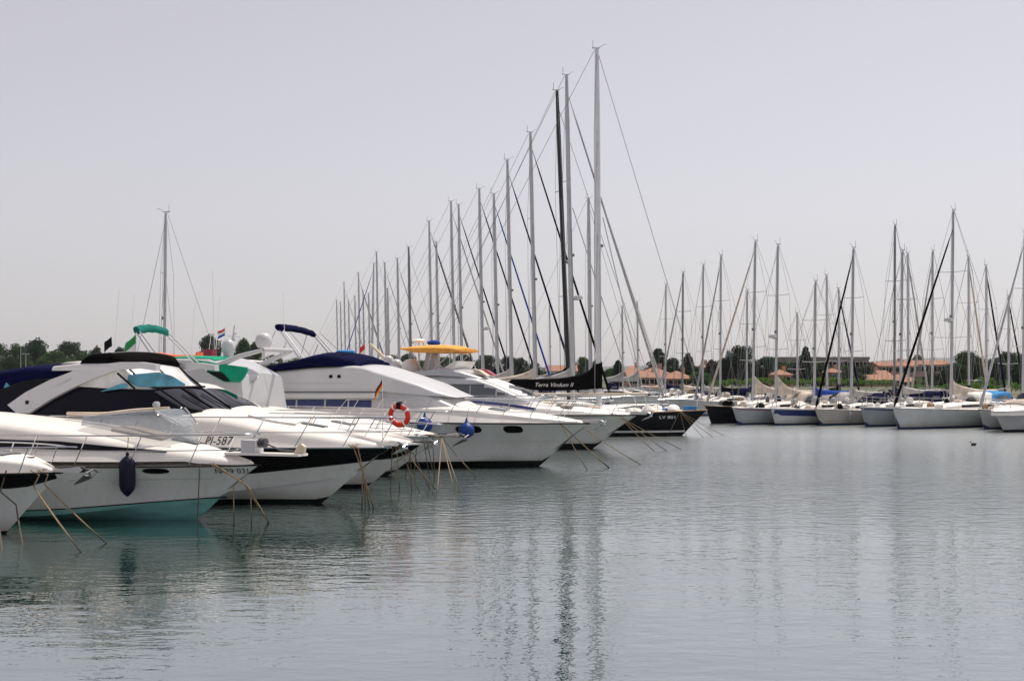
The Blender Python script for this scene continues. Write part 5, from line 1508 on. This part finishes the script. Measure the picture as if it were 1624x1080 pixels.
# white awning over the cockpit of the large sloop
aw = Body([(-7.6, 1.75), (-7.8, 1.98), (-9.6, 2.02), (-10.2, 1.8)], 1.45, 1.1, 0.5, 0.1, 0.1)
aw.build('awning', rF, 'white_canvas', bottom=True)
kw1 = dict(rake=0.012, mr=0.08, stem=0.55, detail=0, clutter=7, boom_z=0.85, cover_h=0.18)
back = [(1055, 451, 112, None, 1, 'sloop with crossing stays and navy cover behind the black yacht bow'), (1082, 432, 104, 'grey_canvas', 1, 'sloop with dark mast and grey jib beyond the black yacht bow'),
        (1114, 420, 99, None, 1, 'sloop with slim mast before the cypress and dark trees'), (1142, 405, 94, 'grey_canvas', 1, 'sloop with pale grey jib beside the dark-hulled sloop'),
        (1184, 460, 98, None, 1, 'short-masted sloop behind the peaked cream sail cover'), (1265, 497, 92, None, -1, 'smallest sloop, with very short mast before the orange house'),
        (1312, 437, 88, None, -1, 'sloop with slim mast behind the cream-hulled sloop'), (1331, 458, 92, 'navy_canvas', -1, 'sloop with navy jib before the long grey building'),
        (1418, 357, 84, None, 1, 'sloop with tall dark mast before the terracotta houses'), (1441, 402, 88, 'grey_canvas', -1, 'sloop with grey jib leaning over the terracotta houses'),
        (1478, 398, 84, 'grey_canvas', 1, 'sloop with thick grey jib between the two tallest masts'), (1537, 408, 85, 'cream_canvas', -1, 'sloop with cream jib beside the tallest mast of the basin'),
        (1565, 422, 82, 'navy_canvas', -1, 'sloop with navy cover before the leafy trees'), (1600, 470, 90, 'black_canvas', -1, 'sloop with black jib and short mast before the leafy trees')]
for i, (px, py, d, jib, hd, lab) in enumerate(back):
    th = TH if hd > 0 else R(46)
    Hm = wz(py, d); L = 8.8; xm = 3.3
    fr = Frame(px, d, th); fr.X += xm * math.cos(th); fr.Y += xm * math.sin(th)
    sailboat(lab, fr, L, 2.8, 0.98, xm, Hm, 'hull_white', 'antifoul_blue', None, ('navy_canvas', 'cream_canvas', 'grey_canvas', 'black_canvas')[i % 4], jib, 'alu_dark' if px in (1082, 1418) else 'alu_mast', group='sailing boats on the back of the basin jetty', dodger='navy_canvas' if i % 2 else 'grey_canvas', peak=0.12, **kw1)

# ---- grey speedboat at the right edge
def speedboat():
    d = 3.2 * F / (685 - YH)
    fr, r = motor('speedboat', 'grey-hulled speedboat with rounded white bow beside the white sloop', 1576, d - 0.6, th=math.pi + R(38), group='motor boats across the basin')
    H = Hull(9.0, 3.2, wz(652, d - 0.6), 1.2, 1.15, 0.95, 0.35, 0.4, 0.6, 3.2)
    H.build(r, 'gelcoat_grey', rail='gelcoat', bottom='antifoul_black', line=lambda x: 0.12)
    xs = span(-8.8, -0.05, 20)
    b = Body([(-0.06, H.zbow + 0.02), (-0.8, H.zbow + 0.18), (-2.5, H.zbow + 0.35), (-5, H.zbow + 0.45), (-8.7, H.zbow + 0.3)], [(x, H.zg(x) - 0.25) for x in xs], wtrunk(H, xs, -0.03), 0.3, 0.2, 0.1)
    b.build('foredeck', r, 'gelcoat_warm')
    w_ = Body([(-3.2, H.zbow + 0.35), (-4.2, H.zbow + 0.95), (-6.0, H.zbow + 0.85)], H.zbow + 0.2, [(-3.2, 0.5), (-3.8, 1.0), (-6.0, 1.2)], 0.2, 0.05, 0.05, False)
    w_.build('windscreen', r, 'glass_navy')
    k = Body([(-2.0, H.zbow + 0.42), (-2.4, H.zbow + 0.6), (-3.4, H.zbow + 0.6)], H.zbow + 0.25, 0.7, 0.2, 0.1, 0.05)
    k.build('cushion', r, 'cream_canvas')
    rails(r, H, -4.5, 0.45, 4)
speedboat()

# ================================================================== SHORE: trees, houses, lamps
def leaf_mesh(name, seed, kind, m):
    rn = random.Random(seed)
    v, f = [], []
    def leaf(p, s_):
        a = Vector((rn.gauss(0, 1), rn.gauss(0, 1), rn.gauss(0, 1))).normalized()
        b = a.orthogonal().normalized(); b.rotate(Matrix.Rotation(rn.random() * 6.28, 3, a)); c = a.cross(b)
        k = len(v)
        for (u, w2) in ((-1, 0), (0, -0.55), (1, 0), (0, 0.55)): v.append(tuple(p + b * u * s_ + c * w2 * s_))
        f.append((k, k + 1, k + 2, k + 3))
    def clump(c, R_, n, s_, flat=1.0):
        for _ in range(n):
            q = Vector((rn.gauss(0, 1), rn.gauss(0, 1), rn.gauss(0, 1))).normalized() * R_ * (0.45 + 0.6 * rn.random() ** 0.6)
            q.z *= flat
            leaf(Vector(c) + q, s_ * rn.uniform(0.6, 1.3))
    # all crowns are one unit high, trunk foot at z = 0
    if kind == 'broad':
        for i in range(64):
            a = rn.random() * 6.28; t = rn.random() ** 0.85
            z = 0.12 + 0.78 * t; rad = 0.40 * math.sqrt(max(0.02, 1 - (2 * t - 0.85) ** 2 / 1.35)) * rn.uniform(0.2, 1.0)
            clump((rad * math.cos(a), rad * math.sin(a), z), rn.uniform(0.10, 0.19), 110, 0.026, 0.75)
    elif kind == 'cedar':
        for i in range(40):
            t = i / 39; a = i * 2.4
            rad = 0.30 * (1 - t) ** 0.75 * rn.uniform(0.5, 1.1) + 0.015
            clump((rad * math.cos(a), rad * math.sin(a), 0.12 + 0.84 * t), 0.05 + 0.10 * (1 - t), 130, 0.024, 0.6)
    elif kind == 'cypress':
        for i in range(34):
            t = i / 33; a = i * 2.4
            rad = 0.07 * math.sin(math.pi * (0.12 + 0.86 * t)) ** 0.7
            clump((rad * 0.5 * math.cos(a), rad * 0.5 * math.sin(a), 0.06 + 0.9 * t), rad * 0.9 + 0.01, 130, 0.018, 1.8)
    elif kind == 'bush':
        for i in range(40):
            a = rn.random() * 6.28; q = rn.random() ** 0.5
            z = 0.25 + 0.6 * math.sqrt(max(0, 1 - q * q)) * rn.uniform(0.7, 1)
            clump((1.05 * q * math.cos(a), 0.8 * q * math.sin(a), z), rn.uniform(0.12, 0.2), 110, 0.034, 0.8)
    me = bpy.data.meshes.new(name)
    me.from_pydata(v, [], f)
    me.materials.append(MATS[m])
    return me
def trunk_mesh(name, seed, kind):
    rn = random.Random(seed)
    mb = MB()
    top = {'broad': 0.6, 'cedar': 0.93, 'cypress': 0.9, 'bush': 0.4}[kind]
    mb.tube([(0, 0, -0.02), (0.01, 0, top * 0.3), (-0.01, 0.01, top * 0.6), (0, 0, top)], [0.035, 0.028, 0.02, 0.005], 'bark', 7)
    if kind in ('broad', 'bush'):
        for i in range(7):
            a = i * 0.9 + rn.random(); z = top * rn.uniform(0.35, 0.9)
            mb.tube([(0, 0, z), (0.12 * math.cos(a), 0.12 * math.sin(a), z + 0.10), (0.25 * math.cos(a), 0.25 * math.sin(a), z + 0.24)], [0.016, 0.010, 0.003], 'bark', 5)
    elif kind == 'cedar':
        for i in range(14):
            a = i * 2.4; t = i / 14; z = 0.18 + 0.7 * t
            mb.tube([(0, 0, z), (0.26 * (1 - t) * math.cos(a), 0.26 * (1 - t) * math.sin(a), z + 0.02)], [0.010, 0.002], 'bark', 5)
    return mb.mesh(name, 60)
PROTO = {}
for kind, m, nvar in (('broad', 'leaf_dark', 3), ('broadmid', 'leaf_mid', 3), ('cedar', 'leaf_dark', 2), ('cypress', 'leaf_dark', 1), ('bush', 'leaf_bright', 2)):
    base = 'broad' if kind == 'broadmid' else kind
    PROTO[kind] = [(leaf_mesh('crown', 10 * i + len(kind), base, m), trunk_mesh('trunk', i, base)) for i in range(nvar)]
def tree(px, py, d, kind, wpx, label, group='trees along the shore', name='tree'):
    h = wz(py, d) - 0.9
    o = thing(name, label, 'shrub' if kind == 'bush' else 'tree', (wx(px, d), d, 0.9), rng.random() * 6.28, group)
    cm, tm = PROTO[kind][rng.randrange(len(PROTO[kind]))]
    full = {'broad': 0.98, 'broadmid': 0.98, 'cedar': 0.72, 'cypress': 0.17, 'bush': 2.4}[kind]
    k = wpx / F * d / full
    o.scale = (k, k, h)
    obj('crown', cm, o); obj('trunk', tm, o)
LT = 'round dark tree on the far shore behind the docked cruisers'
for a in ((-12, 541, 365, 'broad', 62), (24, 543, 350, 'broadmid', 52), (58, 537, 362, 'broad', 58), (88, 556, 352, 'broadmid', 60), (112, 540, 362, 'broad', 62), (132, 560, 350, 'broadmid', 50), (152, 549, 365, 'broad', 34), (190, 549, 360, 'broad', 30), (225, 570, 355, 'broadmid', 60), (270, 570, 358, 'broadmid', 60)):
    tree(*a, LT)
for px in range(-10, 300, 26): tree(px + rng.uniform(-6, 6), 566 + rng.uniform(-4, 3), 349 + rng.uniform(-2, 4), 'broadmid', rng.uniform(34, 48), 'low green tree under the dark trees on the far shore')
tree(334, 530, 365, 'broad', 48, 'tall dark tree on the far shore behind the satellite dome')
for a in ((386, 537, 362, 'broadmid', 34), (406, 542, 360, 'broadmid', 34), (432, 562, 356, 'broadmid', 46)): tree(*a, 'lighter green tree on the far shore behind the radar dome')
ML = 'small green tree on the far shore seen between the receding masts'
for px in (300, 470, 505, 545, 580, 618, 645, 668, 700, 722, 742, 768, 800):
    tree(px + rng.uniform(-6, 6), rng.uniform(560, 572), rng.uniform(362, 380), rng.choice(['broadmid', 'broad']), rng.uniform(38, 60), ML)
for a in ((826, 566, 285, 'broad', 26), (846, 572, 280, 'broadmid', 34), (872, 580, 285, 'broadmid', 30), (925, 566, 262, 'broadmid', 34), (945, 569, 262, 'broad', 24), (968, 584, 260, 'broadmid', 30)): tree(*a, 'small tree behind the black sail cover')
tree(980, 571, 196, 'cypress', 17, 'slim dark cypress at the end of the pink house')
tree(1044, 552, 214, 'cedar', 54, 'spreading dark cedar rising over the tiled pink house')
tree(1066, 566, 216, 'broad', 36, 'round dark tree beside the spreading cedar')
tree(1091, 560, 210, 'cedar', 40, 'smaller dark cedar behind the black yacht bow')
tree(1128, 570, 200, 'cypress', 20, 'slim dark cypress before the broad dark tree')
tree(1110, 588, 196, 'broadmid', 44, 'low green tree beside the slim cypress behind the black yacht bow')
for px in range(1108, 1640, 24):
    if not 1370 < px < 1500: tree(px + rng.uniform(-7, 7), 580 + rng.uniform(-7, 5), 214 + rng.uniform(-3, 6), rng.choice(['broadmid', 'broad']), rng.uniform(34, 50), 'green tree in the belt behind the basin masts')
for px in list(range(985, 1110, 22)) + list(range(1236, 1384, 17)):
    tree(px + rng.uniform(-5, 5), 581 + rng.uniform(-6, 4), 217 + rng.uniform(-3, 6) if px < 1200 else 209 + rng.uniform(-3, 3), rng.choice(['broadmid', 'broad', 'broad']), rng.uniform(32, 46), 'green tree in the belt behind the basin masts')
tree(1174, 546, 205, 'broad', 56, 'broad tall dark tree behind the masts of the basin')
tree(1150, 566, 206, 'broad', 44, 'lower dark tree beside the broad tall dark tree')
tree(1216, 564, 205, 'broad', 52, 'round dark tree beside the orange house')
tree(1262, 574, 203, 'broad', 36, 'dark tree between the orange house and the pointed cedar')
tree(1278, 549, 204, 'cedar', 36, 'pointed dark cedar before the long grey building')
tree(1296, 578, 200, 'broad', 34, 'low dark tree at the foot of the pointed cedar')
for a in ((1345, 585, 198, 'broad', 40), (1362, 590, 196, 'broad', 34)): tree(*a, 'low dark tree before the long grey building')
BL = 'bright green rounded shrub along the shore promenade'
for i, px in enumerate((1140, 1163, 1188, 1212, 1238, 1268, 1300, 1326, 1352, 1380, 1404, 1462, 1492, 1520, 1560, 1590)):
    tree(px + rng.uniform(-3, 3), 598 + rng.uniform(-3, 4), rng.uniform(177, 184), 'bush', rng.uniform(36, 52), BL, 'green shrubs along the shore', 'shrub')
for px in range(1448, 1645, 20):
    tree(px + rng.uniform(-4, 4), 606 + rng.uniform(-3, 4), 126 + rng.uniform(-3, 8), 'bush', rng.uniform(34, 48), 'low green shrub on the quay edge behind the largest sloops', 'green shrubs on the quay edge', 'shrub')
RL = 'leafy dark green tree behind the boats beside the speedboat'
for a in ((1515, 574, 180, 'broad', 44), (1534, 556, 190, 'broadmid', 54), (1556, 566, 186, 'broad', 50), (1580, 567, 184, 'broadmid', 50), (1600, 556, 190, 'broad', 60), (1628, 560, 186, 'broadmid', 60), (1655, 558, 190, 'broad', 60), (1500, 584, 178, 'broad', 34), (1478, 588, 178, 'broad', 30), (1456, 562, 240, 'broadmid', 26)):
    tree(*a, RL)

def house(a, b, ridge, eave, d, label, wall, dp=8.0, gable='x', nwin=3, storeys=1, flat=False, name='house'):
    x0, x1 = wx(a, d), wx(b, d); w_ = x1 - x0
    ze, zr = wz(eave, d) - 0.9, wz(ridge, d) - 0.9
    o = thing(name, label, 'house', ((x0 + x1) / 2, d, 0.9), 0, 'houses along the shore')
    m = MB().box(-w_ / 2, w_ / 2, 0, dp, -0.3, ze, wall); m.build('wall', o, 0)
    m = MB(); e = 0.35
    if flat:
        m.box(-w_ / 2 - 0.15, w_ / 2 + 0.15, -0.15, dp + 0.15, ze + 0.003, zr, wall)
    elif gable == 'x':
        m.add([(-w_/2-e, -e, ze-0.05), (w_/2+e, -e, ze-0.05), (w_/2+e, dp/2, zr), (-w_/2-e, dp/2, zr), (-w_/2-e, dp+e, ze-0.05), (w_/2+e, dp+e, ze-0.05)], [(0, 1, 2, 3), (3, 2, 5, 4), (0, 3, 4), (1, 5, 2), (0, 4, 5, 1)], 'roof_tile')
    else:
        k = min(w_ / 2, dp / 2) * 0.95
        m.add([(-w_/2-e, -e, ze-0.05), (w_/2+e, -e, ze-0.05), (w_/2+e, dp+e, ze-0.05), (-w_/2-e, dp+e, ze-0.05), (-w_/2+k, dp/2, zr), (w_/2-k, dp/2, zr)], [(0, 1, 5, 4), (1, 2, 5), (2, 3, 4, 5), (3, 0, 4), (0, 3, 2, 1)], 'roof_tile')
    rf = m.build('roof', o, 0)
    if not flat: MB().box(w_ * 0.2, w_ * 0.2 + 0.5, dp * 0.5, dp * 0.5 + 0.5, zr - 0.6, zr + 0.6, wall).build('chimney', rf, 0)
    hs_ = ze / storeys
    for s_ in range(storeys):
        for i in range(nwin):
            xc = -w_ / 2 + w_ * (i + 0.5) / nwin
            zc = hs_ * s_ + hs_ * 0.55
            wd, hg = min(0.5, w_ / nwin * 0.25), min(0.65, hs_ * 0.25)
            wn = MB().box(xc - wd - 0.06, xc + wd + 0.06, -0.05, 0.02, zc - hg - 0.06, zc + hg + 0.06, 'white_paint').build('window', o, 0)
            MB().box(xc - wd, xc + wd, -0.07, -0.052, zc - hg, zc + hg, 'glass_dark').build('pane', wn, 0)
            for sg in (-1, 1):
                xs0 = xc + sg * (wd + 0.08 + 0.22)
                MB().box(xs0 - 0.2, xs0 + 0.2, -0.09, -0.053, zc - hg, zc + hg, 'shutter').build('shutter', wn, 0)
house(868, 914, 579, 588, 255, 'low house with orange tiled roof behind the black sail cover', 'stucco_sand', gable='x')
house(1000, 1054, 590, 598, 193, 'pink-walled house with long tiled roof behind the black yacht', 'stucco_pink', nwin=4)
house(990, 1020, 580, 590, 205, 'small house with red tiled roof above the pink house', 'stucco_orange', gable='hip', nwin=2)
house(1020, 1062, 582, 592, 206, 'tiled house in the middle of the pink-roofed group', 'stucco_pink', gable='hip', nwin=3)
house(1056, 1100, 588, 600, 198, 'ochre house with sloping red roof beside the pink-walled house', 'stucco_orange', gable='hip', nwin=3)
house(1030, 1058, 612, 617, 186, 'low red-roofed kiosk before the pink-walled house', 'stucco_pink', gable='x', nwin=2)
house(1110, 1128, 576, 586, 218, 'sand house half hidden behind the small cedar', 'stucco_sand', gable='hip', nwin=2)
house(1234, 1256, 586, 594, 197, 'small bright orange house with tiled roof among dark trees', 'stucco_orange', gable='hip', nwin=2, storeys=1)
house(1232, 1378, 566, 570, 232, 'long grey flat-roofed building behind the trees', 'stucco_grey', flat=True, nwin=12, storeys=2)
house(1318, 1340, 584, 590, 200, 'little tiled house before the long grey building', 'stucco_pink', gable='hip', nwin=2)
house(1368, 1412, 587, 594, 215, 'low house with pink tiled roof beside the terracotta block', 'stucco_pink', gable='x', nwin=3)
house(1374, 1450, 594, 603, 200, 'wide terracotta-roofed house in front of the terracotta block', 'stucco_orange', gable='x', nwin=6)
house(1396, 1452, 573, 580, 228, 'terracotta block with two storeys and tiled roof', 'stucco_orange', gable='x', nwin=5, storeys=2)
house(1446, 1508, 571, 578, 232, 'long house with orange tiled roof beside the terracotta block', 'stucco_pink', gable='x', nwin=5, storeys=2)
house(1436, 1466, 597, 605, 198, 'small low house with pale roof below the terracotta block', 'stucco_grey', gable='hip', nwin=2)
house(1150, 1168, 577, 585, 222, 'sand-coloured house between the dark trees', 'stucco_sand', gable='hip', nwin=2)

def lamp(px, py, d, label):
    o = thing('street_lamp', label, 'lamp post', (wx(px, d), d, 0.9), 0, 'lamp posts on the shore')
    h = wz(py, d) - 0.9
    MB().tube([(0, 0, -0.1), (0, 0, h)], [0.07, 0.045], 'alu_white', 6).build('post', o, 60)
    for sg in (-1, 1):
        MB().tube([(0, 0, h - 0.05), (sg * 0.45, 0, h)], 0.035, 'alu_white', 5).build('arm', o, 60)
        MB().box(sg * 0.75 - 0.3, sg * 0.75 + 0.3, -0.12, 0.12, h - 0.05, h + 0.06, 'alu_white').build('lamp_head', o, 0)
lamp(1545, 603, 178, 'white double-armed street lamp before the leafy trees')
lamp(33, 549, 340, 'double-armed street lamp before the dark trees behind the white hardtop')
lamp(41, 561, 338, 'shorter double-armed street lamp before the dark trees behind the white hardtop')

# ---- a small water bird on the open water
def bird():
    d = 3.2 * F / (706 - YH)
    o = thing('water_bird', 'small dark water bird swimming in open water before the speedboat', 'bird', (wx(1544, d), d, 0), R(170))
    o.scale = (0.6, 0.6, 0.6)
    mb = MB(); G = []
    for (x, w_, z0, z1) in ((-0.24, 0.01, 0.13, 0.15), (-0.16, 0.06, 0.02, 0.16), (-0.05, 0.10, -0.04, 0.17), (0.08, 0.10, -0.05, 0.15), (0.15, 0.06, -0.02, 0.15), (0.17, 0.035, 0.06, 0.24), (0.19, 0.035, 0.18, 0.29), (0.22, 0.035, 0.21, 0.29), (0.26, 0.02, 0.23, 0.265), (0.31, 0.008, 0.235, 0.25)):
        G.append([(x, w_ * math.cos(a), (z0 + z1) / 2 + (z1 - z0) / 2 * math.sin(a)) for a in span(0, 2 * math.pi, 10)])
    mb.grid(G, 'black_matt'); mb.build('body', o, 60)
bird()

# ================================================================== HAZE
hz = MB().box(-7200, 7200, -400, 9200, -2.7, 260, 'water')
hz.mats = []; hm = bpy.data.materials.new('haze'); hm.use_nodes = True
hn = hm.node_tree; hn.nodes.clear()
ho = hn.nodes.new('ShaderNodeOutputMaterial'); pv = hn.nodes.new('ShaderNodeVolumePrincipled')
pv.inputs['Color'].default_value = (0.93, 0.96, 1.0, 1)
pv.inputs['Density'].default_value = 0.00008
pv.inputs['Anisotropy'].default_value = 0.3
hn.links.new(pv.outputs[0], ho.inputs['Volume'])
hz.mats = [hm]
tag(hz.build('haze', None, 0), kind='stuff')
